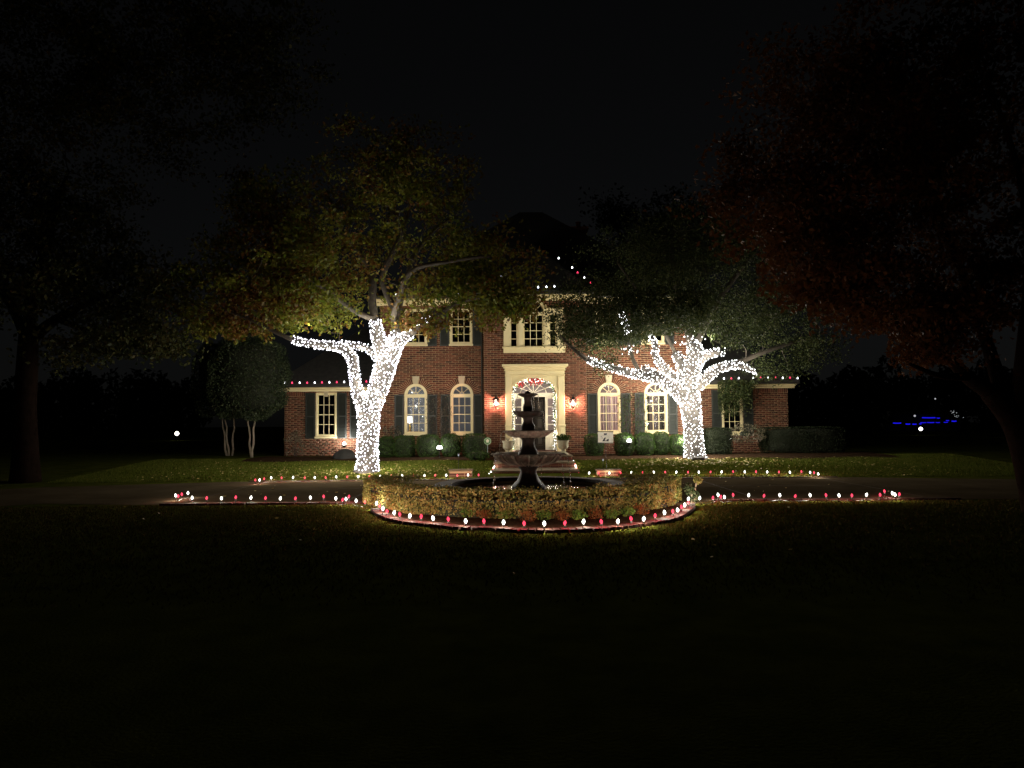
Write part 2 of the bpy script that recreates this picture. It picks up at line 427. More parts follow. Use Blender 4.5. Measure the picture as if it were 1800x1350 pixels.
def blob_points(ells, shell=0.5):
    out = []
    for (c, rx, ry, rz, n) in ells:
        d = RNG.normal(size=(n, 3)); d /= np.linalg.norm(d, axis=1, keepdims=True)
        r = RNG.uniform(0, 1, size=(n, 1)) ** shell
        q = d * r * np.array([rx, ry, rz]); out.append(q + np.array(c))
    return np.vstack(out)

def tree(name, label, cat, base, trunk, limbs, ells, leaf_n, leaf_size, leaf_mat, bark, nlit=0, *, sigma=0.35, group=None, shell=0.5, flat=0.6, cuts=None, twigs=True, sizes=None):
    t = thing(name, label, cat, base, group)
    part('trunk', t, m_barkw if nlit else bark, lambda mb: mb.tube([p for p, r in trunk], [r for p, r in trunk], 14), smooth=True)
    nodes = [[p, r] for p, r in trunk[len(trunk) // 2:]]
    for li, L in enumerate(limbs):
        s = smooth_path(L, 4)
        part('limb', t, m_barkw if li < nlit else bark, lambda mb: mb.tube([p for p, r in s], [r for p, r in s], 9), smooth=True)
        nodes += [[p, r] for p, r in s[2:]]
    tg = blob_points(ells, shell)
    if cuts: tg = np.array([q for q in tg if not cuts(q)])
    if twigs:
        segs = grow(nodes, [tuple(q) for q in tg])
        def tw(mb):
            for s in segs: mb.tube([p for p, r in s], [r for p, r in s], 4, cap=False)
        part('branches', t, bark, tw, kind='stuff')
    # leaves gather round the twig ends
    idx = RNG.integers(0, len(tg), size=leaf_n)
    sg = sigma * (0.5 + RNG.uniform(0, 1, size=(len(tg), 1)))[idx]
    c = tg[idx] + RNG.normal(size=(leaf_n, 3)) * sg * np.array([1, 1, flat])
    if cuts:
        keep = np.array([not cuts(q) for q in c]); c = c[keep]
    leafobj('crown', t, c, leaf_size, leaf_mat, droop=0.4)
    return t

def wrap_points(path, spacing, start=0.0):
    """points of a light string wound loosely round a limb: surface positions, never too close together"""
    pts = []; arr = np.zeros((0, 3)); s = smooth_path(path, 5)
    for i in range(len(s) - 1):
        p, r = s[i]; q, r2 = s[i + 1]; L = (q - p).length; t = (q - p).normalized()
        a = t.cross(Vector((0, 1, 0.1))).normalized(); b = t.cross(a).normalized()
        nb = int(2.2 * 2 * math.pi * (r + 0.02) * L / spacing ** 2 + RNG.uniform()) + 1
        for _ in range(nb):
            f = RNG.uniform(); ang = RNG.uniform(0, 2 * math.pi); rr = r + (r2 - r) * f + RNG.uniform(.015, .05)
            v = p.lerp(q, f) + (a * math.cos(ang) + b * math.sin(ang)) * rr; v = np.array(v)
            if len(arr) and np.min(np.sum((arr[-160:] - v) ** 2, axis=1)) < (spacing * .74) ** 2: continue
            arr = np.vstack([arr, v]); pts.append(v)
    return pts

def string_lamps(parent, paths, gap, energy, offset=.42, col=(1.0, .93, .78)):  # unseen lamps standing clear of the bark give the bulbs' light
    off = Vector(parent.location); n = 0
    for path in paths:
        s = smooth_path(path, 6); acc = gap * RNG.uniform(.3, .9); ang = RNG.uniform(0, 6)
        for i in range(len(s) - 1):
            (p, r), (q, r2) = s[i], s[i + 1]; L = (q - p).length; t = (q - p).normalized(); a = t.cross(Vector((0, 1, .1))).normalized(); b = t.cross(a).normalized()
            acc += L * (.25 + r / .2)
            while acc > gap:
                acc -= gap; ang += 2.4
                pos = p.lerp(q, .5) + (a * math.cos(ang) + b * math.sin(ang)) * (r + offset)
                point('lamp_light', pos, energy, col, .014, parent); n += 1
    return n
def bulbs_mesh(pts, r, mat, parent, name='bulbs'):
    """small faceted lamps joined into one part"""
    off = np.array(parent.location)
    c = np.array([tuple(p) for p in pts]) - off; n = len(c)
    base = np.array([(1, 0, 0), (-1, 0, 0), (0, 1, 0), (0, -1, 0), (0, 0, 1.15), (0, 0, -1.15)]) * r
    v = c[:, None, :] + base[None] * (1 + 0.35 * RNG.uniform(-1, 1, size=(n, 1, 1)))
    fb = np.array([(0, 2, 4), (2, 1, 4), (1, 3, 4), (3, 0, 4), (2, 0, 5), (1, 2, 5), (3, 1, 5), (0, 3, 5)])
    f = (fb[None] + (np.arange(n) * 6)[:, None, None]).reshape(-1, 3)
    o = link(name, np_mesh(name, v.reshape(-1, 3), f, mat), parent); o['kind'] = 'stuff'
    return o

def point(name, loc, energy, color, radius, parent=None, kind='POINT', rot=None, spot=None):
    d = bpy.data.lights.new(name, kind); d.energy = energy; d.color = color; d.shadow_soft_size = radius
    if kind == 'SPOT': d.spot_size = spot; d.spot_blend = .6
    o = bpy.data.objects.new(name, d); COL.objects.link(o)
    off = Vector((0, 0, 0)); p = parent
    while p is not None: off += p.location; p = p.parent
    o.parent = parent; o.location = Vector(loc) - off
    if rot: o.rotation_euler = rot
    return o

# ================================================================== GROUND
def lawn():
    xs = np.unique(np.concatenate([np.linspace(-160, -22, 12), np.linspace(-22, 22, 60), np.linspace(22, 160, 12)]))
    ys = np.unique(np.concatenate([np.linspace(-30, 8, 8), np.linspace(8, 20.75, 16), np.linspace(20.75, 26.75, 16), np.linspace(26.75, 40, 8), np.linspace(40, 320, 14)]))
    X, Y = np.meshgrid(xs, ys)
    Z = 0.30 * np.clip((Y - 20.75) / 6.0, 0, 1)
    v = np.stack([X, Y, Z], -1).reshape(-1, 3)
    nx, ny = len(xs), len(ys)
    f = [(j * nx + i, j * nx + i + 1, (j + 1) * nx + i + 1, (j + 1) * nx + i) for j in range(ny - 1) for i in range(nx - 1)]
    o = link('lawn', np_mesh('lawn', v, np.array(f), m_lawn, True)); o['kind'] = 'structure'
lawn()
def sheet(name, pts, z, mat, kind='structure'):
    me = bpy.data.meshes.new(name); me.from_pydata([(x, y, z) for x, y in pts], [], [tuple(range(len(pts)))]); me.materials.append(mat)
    o = link(name, me); o['kind'] = kind; return o
# stake positions read off the photo (bulb centre 12 cm over the ground)
NL = [(308.9,871.1,0),(313.3,872.2,1),(319.6,868.9,1),(330.4,866.7,0),(337.8,875.1,0),(363.3,875.6,1),(389.3,876,0),(414.4,874.2,1),(441.1,874.9,0),(466.7,875.6,1),(492.7,876.2,0),(519.3,876.2,1),(545.6,874.9,0),(568.9,872.7,1),(590.4,876.2,0),(602.2,878.4,1),(608.2,877.3,0),(613.3,872.9,1),(626,880.4,0),(641.5,882.2,1)]
RG = [(665.3,881.3,0),(661.8,884.9,0),(667.1,889.3,1),(673,893.8,0),(680.4,898.6,1),(692.9,901.2,0),(702.7,903.9,1),(720.4,906.6,0),(740.4,907.6,1),(761.3,910.7,0),(788,912.4,1),(818.6,916,0),(850.6,916,1),(885.2,918.1,0),(921.3,919.9,1),(956.8,920.4,0),(992.9,919.2,1),(1025.8,916.9,0),(1056.9,916.9,1),(1086.2,916.5,0),(1109.3,911.6,1),(1131.6,912.1,0),(1151.6,906.2,1),(1168,900.9,0),(1182.6,898.8,1),(1191.1,896.4,0),(1197.9,891.1,1),(1203.6,887.6,0),(1209.8,883.1,1),(1210.1,876.9,0)]
NR = [(1229.9,875.7,0),(1253.2,875,1),(1262.3,869.8,0),(1267,873.3,1),(1273.5,873.8,0),(1288.7,869.8,1),(1316,870.5,0),(1343,871.5,1),(1370.8,870.5,0),(1397.9,872.2,1),(1424,870.5,0),(1452,870.3,1),(1474.9,871,0),(1497.5,871,1),(1523.2,869.8,0),(1547,869.8,1),(1554.7,863.5,1),(1568.7,867,0),(1573.3,869.4,0),(1581,868.7,1)]
FL = [(448.9,843.8,1),(456.2,843.8,0),(464.4,841.8,1),(476.7,840,0),(495.1,840,1),(515.1,839.3,0),(535.6,840,1),(553.3,839.6,0),(572.4,839.3,1),(591,838.4,0),(610.4,838.4,1),(629.7,838,0),(649.3,837.1,1),(668.4,837.1,0),(687.9,836.5,1),(707.1,836,0),(726.7,835.6,1),(746.2,836,0),(765,835.5,1),(784.4,835.5,0),(804,836,1),(822.7,835,0),(841.3,835,1)]
FR = [(1035.6,831.6,0),(1052.1,831.6,1),(1071.1,831.6,0),(1091,831.2,1),(1109.9,830.7,0),(1129.8,830.7,1),(1149.3,830.1,0),(1169.4,830.1,1),(1188.8,830.1,0),(1209.4,830,1),(1228.4,830,0),(1249,829.7,1),(1268.4,829.5,0),(1288.7,829,1),(1309.2,829.5,0),(1329,829,1),(1348.6,829.7,0),(1369.2,829.7,1),(1388.5,830.2,0),(1408.8,829,1),(1424,830.6,0),(1431,830.9,1),(1438.4,833.2,0)]
def onground(u, v):
    """the lawn point whose spot 12 cm above projects to u,v"""
    z = 0.0
    for _ in range(12):
        p = G(u, v, z + 0.12); z = 0.5 * z + 0.5 * gz(p.x, p.y)
    return Vector((p.x, p.y, z))
ring_w = [onground(u, v) for u, v, c in RG]
nl_w = [onground(u, v) for u, v, c in NL]; nr_w = [onground(u, v) for u, v, c in NR]
Y_NEAR = float(np.median([p.y for p in nl_w[4:14]])); Y_FAR = 20.55
# drive court with two arms that bend away
dr = [(-7.6, Y_NEAR - .1), (-3.1, Y_NEAR - .1), (-2.6, 14.2), (3.4, 14.2), (4.0, Y_NEAR - .1), (9.3, Y_NEAR - .1), (11.5, Y_NEAR - 0.6), (14, 13.2), (16, 10), (19, 4), (24, 4), (20.5, 12), (17.5, 16.8), (13.5, 19.4), (9.5, Y_FAR), (-7.6, Y_FAR), (-12, 19.3), (-16, 16.6), (-19, 12), (-22, 4), (-17.5, 4), (-14.6, 10), (-12, 13.6), (-9.6, 15.2)]
sheet('driveway', dr, 0.008, m_conc)
# joints of the court slabs: shallow recessed lines are built as narrow dark grooves
def slabs():
    mb = MB()
    for x in (-6.75, -3.4, 0.84, 5.0, 8.45):
        mb.box(x - .012, x + .012, Y_NEAR + .4 if abs(x) > 3 else 17.6, Y_FAR - .02, 0.0085, 0.012)
    mb.box(-7.5, 9.4, 18.1, 18.124, 0.0085, 0.0115)
    o = mb.build('driveway_joints', m_kerb); o['kind'] = 'structure'
slabs()
# mulch in the ring bed
cxr = sum(p.x for p in ring_w) / len(ring_w)
sheet('ring_bed', [(p.x, p.y) for p in ring_w[1:]] + [(3.3, 15.6), (-2.7, 15.6)], 0.014, m_mulch)
# mulch beds in front of the house (follow the slope)
def bed(name, x0, x1, y0, y1):
    mb = MB(); n = 14
    for i in range(n):
        a = x0 + (x1 - x0) * i / n; b = x0 + (x1 - x0) * (i + 1) / n
        for k in range(4):
            c0 = y0 + .18 * math.sin(a * 1.7) + (y1 - y0) * k / 4; d0 = y0 + .18 * math.sin(b * 1.7) + (y1 - y0) * k / 4
            c1 = y0 + .18 * math.sin(a * 1.7) + (y1 - y0) * (k + 1) / 4; d1 = y0 + .18 * math.sin(b * 1.7) + (y1 - y0) * (k + 1) / 4
            mb.add([(a, c0, gz(a, c0) + .012 + .03 * (k > 0)), (b, d0, gz(b, d0) + .012 + .03 * (k > 0)), (b, d1, gz(b, d1) + .05), (a, c1, gz(a, c1) + .05)], [(0, 1, 2, 3)])
    o = mb.build(name, m_mulch); o['kind'] = 'structure'
bed('mulch_bed', -9.6, -0.65, 26.1, 28.6)
bed('mulch_bed', 2.0, 13.5, 25.9, 28.6)

# ================================================================== HOUSE
YW = 28.7          # main wall plane
YB = 28.3          # centre bay plane
YG = 30.0          # wings
PPM = F / YW
XM0, XM1 = XU(668, YW), XU(1210, YW)
XB0, XB1 = XU(851, YB), XU(1032, YB)
ZE = ZV(529, YW, 800)              # main wall top
ZEB = ZV(522, YB, 938)             # bay wall top
XC = XU(938.5, YB)                 # entry axis
ZF = 0.48                          # door floor
house = thing('brick_house', 'two storey red brick house with cream trim behind the fountain', 'house', (XC, YW, 0.2))
BL, BH, MO = 0.254, 0.0762, 0.0125

def in_arch(x, z, o, g=0.0):
    x0, x1, z0, z1, arch = o['x0'], o['x1'], o['z0'], o['z1'], o.get('arch', 0)
    return None
def blocked(o, zc, g):
    """x interval hidden by an opening at height zc (z1 = spring line for arched ones)"""
    c = (o['x0'] + o['x1']) / 2; hw = (o['x1'] - o['x0']) / 2
    if o['z0'] <= zc <= o['z1']:
        if o.get('ring') and zc > o['z1'] - 0.02: return (c - hw - o['ring'], c + hw + o['ring'])
        return (c - hw, c + hw)
    if o.get('rise') and zc > o['z1']:
        ro = hw + o.get('ring', 0); rz_ = o['rise'] + o.get('ring', 0)
        q = (zc - o['z1']) / rz_
        if q < 1: d = ro * math.sqrt(1 - q * q); return (c - d, c + d)
    return None
def lay(x0, x1, z0, z1, Y, ops):
    """running bond bricks -> list of (xa, xb, za, zb, full)"""
    out = []; n = int(round((z1 - z0) / BH)); h = (z1 - z0) / n
    for k in range(n):
        za = z0 + k * h; zc = za + h / 2; free = [(x0, x1)]
        for o in ops:
            b = blocked(o, zc, 0)
            if not b: continue
            nf = []
            for a, c in free:
                if b[1] <= a or b[0] >= c: nf.append((a, c)); continue
                if b[0] > a: nf.append((a, b[0]))
                if b[1] < c: nf.append((b[1], c))
            free = nf
        sh = (k % 2) * BL / 2
        for a, c in free:
            i0 = math.floor((a - x0 - sh) / BL)
            x = x0 + sh + i0 * BL
            while x < c - 1e-4:
                p, q = max(x, a), min(x + BL, c)
                if q - p > 0.035: out.append((p + MO / 2, q - MO / 2, za + MO / 2, za + h - MO / 2, abs(q - p - BL) < 1e-3))
                x += BL
    return out
def brick_arrays(bl, Y, off, depth=0.010):
    n = len(bl); b = np.array([q[:4] for q in bl])
    dj = RNG.uniform(-0.0025, 0.0025, size=n)
    v = np.empty((n, 8, 3)); y0 = Y - depth + dj; y1 = np.full(n, Y + 0.002); e = 0.002
    X0, X1, Z0, Z1 = b.T
    v[:, 0] = np.stack([X0 + e, y0, Z0 + e], 1); v[:, 1] = np.stack([X1 - e, y0, Z0 + e], 1); v[:, 2] = np.stack([X1 - e, y0, Z1 - e], 1); v[:, 3] = np.stack([X0 + e, y0, Z1 - e], 1)
    v[:, 4] = np.stack([X0, y1, Z0], 1); v[:, 5] = np.stack([X1, y1, Z0], 1); v[:, 6] = np.stack([X1, y1, Z1], 1); v[:, 7] = np.stack([X0, y1, Z1], 1)
    v -= np.array(off)
    fb = np.array([(0, 1, 2, 3), (0, 4, 5, 1), (1, 5, 6, 2), (2, 6, 7, 3), (3, 7, 4, 0)])
    f = (fb[None] + (np.arange(n) * 8)[:, None, None]).reshape(-1, 4)
    return v.reshape(-1, 3), f
def backing(mb, x0, x1, z0, z1, Y, ops, th=0.22):
    xs = sorted({x0, x1, *[o[k] for o in ops for k in ('x0', 'x1') if x0 < o[k] < x1]})
    zt = lambda o: o['z1'] + o.get('rise', 0)
    zs = sorted({z0, z1, *[q for o in ops for q in (o['z0'], zt(o)) if z0 < q < z1]})
    for i in range(len(xs) - 1):
        run = None
        for j in range(len(zs) - 1):
            xc, zc = (xs[i] + xs[i + 1]) / 2, (zs[j] + zs[j + 1]) / 2
            if any(o['x0'] < xc < o['x1'] and o['z0'] < zc < zt(o) for o in ops): continue
            mb.box(xs[i], xs[i + 1], Y, Y + th, zs[j], zs[j + 1])
    for o in ops:
        if not o.get('rise'): continue
        c = (o['x0'] + o['x1']) / 2; hw = (o['x1'] - o['x0']) / 2; n = 12
        for i in range(-n, n):
            a, b = c + hw * i / n, c + hw * (i + 1) / n
            m = max(abs(i), abs(i + 1)) / n if True else 0
            zz = o['z1'] + o['rise'] * math.sqrt(max(0, 1 - m * m))
            if zz < zt(o) - 1e-3: mb.box(a, b, Y, Y + th, zz, zt(o) + 0.0005)

WW = 40 / PPM   # window outer width
def ap(u, Y=YW, **k):
    c = XU(u, Y); w_ = k.pop('w', WW); return dict(x0=c - w_ / 2, x1=c + w_ / 2, **k)
zs_spr = ZV(694, YW, 812); zs_bot = ZV(765, YW, 812)
zr_spr = ZV(694 - 1.0, YW, 1112); 
low = [ap(u, z0=zs_bot, z1=zs_spr, rise=WW / 2, ring=0.235) for u in (731, 812)] + [ap(u, z0=zs_bot, z1=zs_spr, rise=WW / 2, ring=0.235) for u in (1071, 1153.5)]
zu0, zu1 = ZV(607.5, YW, 812), ZV(543, YW, 812)
upp = [ap(u, z0=zu0, z1=zu1) for u in (731, 811, 1069, 1150)]
WALLZ0 = 0.28
part('wall', house, m_mortar, lambda mb: (backing(mb, XM0, XB0, WALLZ0, ZE, YW, [o for o in low + upp if o['x1'] < XB0]),
     backing(mb, XB1, XM1, WALLZ0, ZE, YW, [o for o in low + upp if o['x0'] > XB1]),
     mb.box(XM0, XM0 + .2, YW + .22, YW + 9.5, WALLZ0, ZE), mb.box(XM1 - .2, XM1, YW + .22, YW + 9.5, WALLZ0, ZE), mb.box(XM0 + .2, XM1 - .2, YW + 9.3, YW + 9.5, WALLZ0, ZE)))
# bay: one opening for the entry, one for the palladian window
pal2 = dict(x0=XU(921, YB), x1=XU(957, YB), z0=ZV(552, YB), z1=ZV(549, YB), rise=18 / PPM)
ent = dict(x0=XC - 39.5 / PPM, x1=XC + 39.5 / PPM, z0=ZF, z1=ZV(690, YB), rise=26 / PPM)
pal = dict(x0=XU(898, YB), x1=XU(980, YB), z0=ZV(610, YB), z1=ZV(552, YB))
part('wall', house, m_mortar, lambda mb: (backing(mb, XB0, XB1, WALLZ0, ZEB, YB, [ent, pal, pal2], 0.3),
     mb.box(XB0, XB0 + .15, YB + .3, YW + .2, WALLZ0, ZEB), mb.box(XB1 - .15, XB1, YB + .3, YW + .2, WALLZ0, ZEB)), label='projecting centre bay of the brick wall')
XL0, XR1 = XU(500, YG), XU(1386, YG)
zgt = ZV(687, YG, 580); zgb = ZV(683.5, YG, 580)
gw = dict(x0=XU(555, YG), x1=XU(592, YG), z0=ZV(770, YG, 573), z1=ZV(690.5, YG, 573))
gw2 = dict(x0=XU(633, YG), x1=XU(664, YG), z0=gw['z0'], z1=gw['z1'])
gr = dict(x0=XU(1269, YG), x1=XU(1306, YG), z0=gw['z0'], z1=gw['z1'])
part('wall', house, m_mortar, lambda mb: (backing(mb, XL0, XM0, WALLZ0, zgt, YG, [gw, gw2]), mb.box(XL0, XL0 + .2, YG + .22, YG + 6, WALLZ0, zgt), mb.box(XL0 + .2, XM0, YG + 5.8, YG + 6, WALLZ0, zgt)), label='brick wall of the low left wing')
part('wall', house, m_mortar, lambda mb: (backing(mb, XM1, XR1, WALLZ0, zgt, YG, [gr]), mb.box(XR1 - .2, XR1, YG + .22, YG + 6, WALLZ0, zgt), mb.box(XM1, XR1 - .2, YG + 5.8, YG + 6, WALLZ0, zgt)), label='brick wall of the low right wing')

# bricks: those nearest the lanterns one by one, arch bricks one by one, the rest joined
lanL, lanR = P(872, 708, YB - .15), P(1007, 708, YB - .15)
hoff = np.array(house.location)
exc = [dict(x0=XU(888, YB), x1=XU(993.5, YB), z0=0, z1=ZV(641, YB)), dict(x0=XU(885.5, YB), x1=XU(996, YB), z0=ZV(621, YB), z1=ZV(541, YB)),
       dict(x0=XU(913, YB), x1=XU(963, YB), z0=ZV(548, YB) - .05, z1=ZV(548, YB), rise=25 / PPM)]
bay_b = lay(XB0, XB1, WALLZ0, ZEB, YB, exc)
main_b = lay(XM0, XB0 - .005, WALLZ0, ZE, YW, [o for o in low + upp if o['x1'] < XB0]) + lay(XB1 + .005, XM1, WALLZ0, ZE, YW, [o for o in low + upp if o['x0'] > XB1])
SOL = 0.215
wing_b = lay(XL0, XM0, WALLZ0, zgt - SOL, YG, [gw, gw2]) + lay(XM1, XR1, WALLZ0, zgt - SOL, YG, [gr])
def sold(x0, x1, z0, z1, keep=lambda x: True):
    out = []; x = x0
    while x + BH < x1:
        if keep(x + BH / 2): out.append((x + MO / 2, x + BH - MO / 2, z0 + MO / 2, z1 - MO / 2, False))
        x += BH
    return out
wing_b += sold(XL0, XM0, zgt - SOL, zgt, lambda x: not (gw['x0'] - .0 < x < gw['x1'] or gw2['x0'] < x < gw2['x1'])) + sold(XM1, XR1, zgt - SOL, zgt, lambda x: not gr['x0'] < x < gr['x1'])
def dl(b):
    x, z = (b[0] + b[1]) / 2, (b[2] + b[3]) / 2
    return min(math.hypot(x - lanL.x, z - lanL.z), math.hypot(x - lanR.x, z - lanR.z))
bay_full = sorted([b for b in bay_b if b[4]], key=dl)[:205]
sset = set(bay_full)
bx = MB(); bx.bevbox(-BL / 2 + MO / 2, BL / 2 - MO / 2, -0.012, 0.002, -BH / 2 + MO / 2, BH / 2 - MO / 2, 0.003)
me_brick = bx.mesh('brick', m_brick)
for b in bay_full:
    link('brick', me_brick, house, Vector(((b[0] + b[1]) / 2, YB + RNG.uniform(-.002, .002), (b[2] + b[3]) / 2)) - house.location)
for lst, Y in (([b for b in bay_b if b not in sset], YB), (main_b, YW), (wing_b, YG)):
    v, f = brick_arrays(lst, Y, hoff); o = link('bricks', np_mesh('bricks', v, f, m_brick), house); o['kind'] = 'stuff'
# arch bricks
for o in low:
    c = (o['x0'] + o['x1']) / 2; ri, ro = WW / 2 + .006, WW / 2 + .235; n = 11; a0 = 0.01; a1 = math.pi / 2 - 0.235
    mb = MB(); da = (a1 - a0) / n
    g = 0.009
    pts = [(ri, -da / 2 * ri + g), (ro, -da / 2 * ro + g), (ro, da / 2 * ro - g), (ri, da / 2 * ri - g)]
    mb.prism(pts, -0.013, 0.002); me_v = mb.mesh('brick', m_brick)
    for k in range(n):
        for s in (0, 1):
            a = a0 + da * (k + .5); a = a if s == 0 else math.pi - a
            link('brick', me_v, house, Vector((c, YW + RNG.uniform(-.002, .002), o['z1'])) - house.location, (0, -a, 0))
    def ks(mb, c=c, o=o):
        zc = o['z1']; pts = [(c - .085, zc + WW / 2 - .01), (c + .085, zc + WW / 2 - .01), (c + .135, zc + WW / 2 + .29), (c - .135, zc + WW / 2 + .29)]
        mb.prism(pts, YW - .06, YW + .01)
    part('keystone', house, m_key, ks)
for o, Y in ((gw, YG), (gr, YG), (gw2, YG)):
    c = (o['x0'] + o['x1']) / 2
    part('keystone', house, m_key, lambda mb: mb.prism([(c - .06, zgt - .215 - .02), (c + .06, zgt - .215 - .02), (c + .09, zgt + .02), (c - .09, zgt + .02)], Y - .05, Y + .01))

# ---- windows
def bars(mb, x0, x1, z0, z1, y0, y1, t):
    mb.box(x0, x0 + t, y0, y1, z0, z1); mb.box(x1 - t, x1, y0, y1, z0, z1)
    mb.box(x0 + t, x1 - t, y0, y1, z0, z0 + t); mb.box(x0 + t, x1 - t, y0, y1, z1 - t, z1)
def fanpanes(w, c, zc, ri, ro, n, Y, gm, sq=1.0):
    for k in range(n):
        a, b = math.pi * k / n + .03, math.pi * (k + 1) / n - .03
        def fp(mb, a=a, b=b):
            m = 5; pts = [(c + ri * math.cos(a), zc + ri * sq * math.sin(a))] + [(c + ro * math.cos(a + (b - a) * i / m), zc + ro * sq * math.sin(a + (b - a) * i / m)) for i in range(m + 1)] + [(c + ri * math.cos(b), zc + ri * sq * math.sin(b))]
            mb.prism(pts, Y, Y + .004)
        part('pane', w, gm, fp)
def window(o, Y, cols=3, rows=4, gm=None, fr=0.075, mt=0.022, sill=True, out=0.03, label=None, meet=True):
    gm = gm or m_glass
    x0, x1, z0, z1 = o['x0'], o['x1'], o['z0'], o['z1']; c = (x0 + x1) / 2; rise = o.get('rise', 0)
    def frm(mb):
        yo, yi = Y - out, Y + .10
        sb = z0 + (.06 if sill else 0)
        mb.bevbox(x0, x0 + fr, yo, yi, sb, z1, .008); mb.bevbox(x1 - fr, x1, yo, yi, sb, z1, .008)
        mb.box(x0 + fr, x1 - fr, yo + .01, yi, sb, sb + fr * .8)
        top = z1 + (.035 if rise else 0)
        mb.box(x0 + fr, x1 - fr, yo + .01, yi, z1 - fr * .9, top)
        if rise:
            mb.ringarc(c, z1, rise - fr, rise, 0, math.pi, yo, yi, 20)
            mb.ringarc(c, z1, rise - fr - .03, rise - fr, 0.02, math.pi - .02, yo + .03, yi, 20)
        ix0, ix1, iz0, iz1 = x0 + fr, x1 - fr, sb + fr * .8, z1 - fr * .9
        bars(mb, ix0, ix1, iz0, iz1, Y + .02, Y + .07, .028)
        if meet: mb.box(ix0 + .028, ix1 - .028, Y + .018, Y + .072, (iz0 + iz1) / 2 - .016, (iz0 + iz1) / 2 + .016)
    w = part('window', house, m_trim, frm, label=label)
    sb = z0 + (.06 if sill else 0)
    ix0, ix1, iz0, iz1 = x0 + fr + .028, x1 - fr - .028, sb + fr * .8 + .028, z1 - fr * .9 - .028
    if sill: part('sill', w, m_trim, lambda mb: mb.bevbox(x0 - .03, x1 + .03, Y - .08, Y + .1, z0 - .012, z0 + .058, .01))
    def mun(mb):
        for i in range(1, cols): q = ix0 + (ix1 - ix0) * i / cols; mb.box(q - mt / 2, q + mt / 2, Y + .028, Y + .062, iz0, iz1)
        for j in range(1, rows):
            if meet and rows % 2 == 0 and j == rows // 2: continue
            q = iz0 + (iz1 - iz0) * j / rows; mb.box(ix0, ix1, Y + .031, Y + .059, q - mt / 2, q + mt / 2)
        if rise:
            ri = rise - fr - .03
            mb.ringarc(c, z1 + .035, .07, .07 + mt, 0, math.pi, Y + .028, Y + .06, 8)
            for k in range(1, 4):
                a = math.pi * k / 4
                d = Vector((math.cos(a), math.sin(a))); n_ = Vector((-d.y, d.x)) * mt / 2
                p, q = Vector((c, z1 + .035)) + d * .085, Vector((c, z1)) + d * ri
                mb.prism([tuple(p - n_), tuple(q - n_), tuple(q + n_), tuple(p + n_)], Y + .03, Y + .06)
    part('muntin', w, m_trim, mun)
    pw, ph = (ix1 - ix0) / cols - mt, (iz1 - iz0) / rows - mt
    g = MB(); g.box(-pw / 2, pw / 2, -.002, .002, -ph / 2, ph / 2); gme = g.mesh('pane', gm)
    for i in range(cols):
        for j in range(rows):
            p = Vector((ix0 + (ix1 - ix0) * (i + .5) / cols, Y + .045, iz0 + (iz1 - iz0) * (j + .5) / rows))
            link('pane', gme, w, p - house.location)
    if rise: fanpanes(w, c, z1 + .035, .09, rise - fr - .05, 4, Y + .043, gm)
    return w
for i, o in enumerate(low): window(o, YW, label='tall arched sash window with a fan of panes on top')
for o in upp: window(o, YW, gm=m_glassdk)
window(gw, YG, gm=m_glassdk); window(gw2, YG, gm=m_glassdk); window(gr, YG, gm=m_glassdk)
def shutter(x0, x1, z0, z1, Y):
    def f(mb):
        t = .055; bars(mb, x0, x1, z0, z1, Y - .045, Y - .005, t)
        zm = z0 + (z1 - z0) * .48; mb.box(x0 + t, x1 - t, Y - .045, Y - .005, zm - .03, zm + .03)
        n = int((z1 - z0) / .06)
        for k in range(n):
            z = z0 + t + (z1 - z0 - 2 * t) * (k + .5) / n
            if abs(z - zm) < .05: continue
            mb.add([(x0 + t, Y - .038, z - .02), (x1 - t, Y - .038, z - .02), (x1 - t, Y - .012, z + .022), (x0 + t, Y - .012, z + .022)], [(0, 1, 2, 3)])
        mb.box(x0 + t, x1 - t, Y - .01, Y - .004, z0 + t, z1 - t)
    part('shutter', house, m_shut, f)
SW = 16.5 / PPM
for o in low + upp:
    zt = o['z1'] + (0.02 if o.get('rise') else 0)
    shutter(o['x0'] - SW - .02, o['x0'] - .02, o['z0'] - .02, zt, YW - .012); shutter(o['x1'] + .02, o['x1'] + SW + .02, o['z0'] - .02, zt, YW - .012)
for o in (gw, gw2, gr):
    sw = 17 * YG / F
    shutter(o['x0'] - sw - .02, o['x0'] - .02, o['z0'] - .02, o['z1'], YG - .012)
    if o is not gw2: shutter(o['x1'] + .02, o['x1'] + sw + .02, o['z0'] - .02, o['z1'], YG - .012)

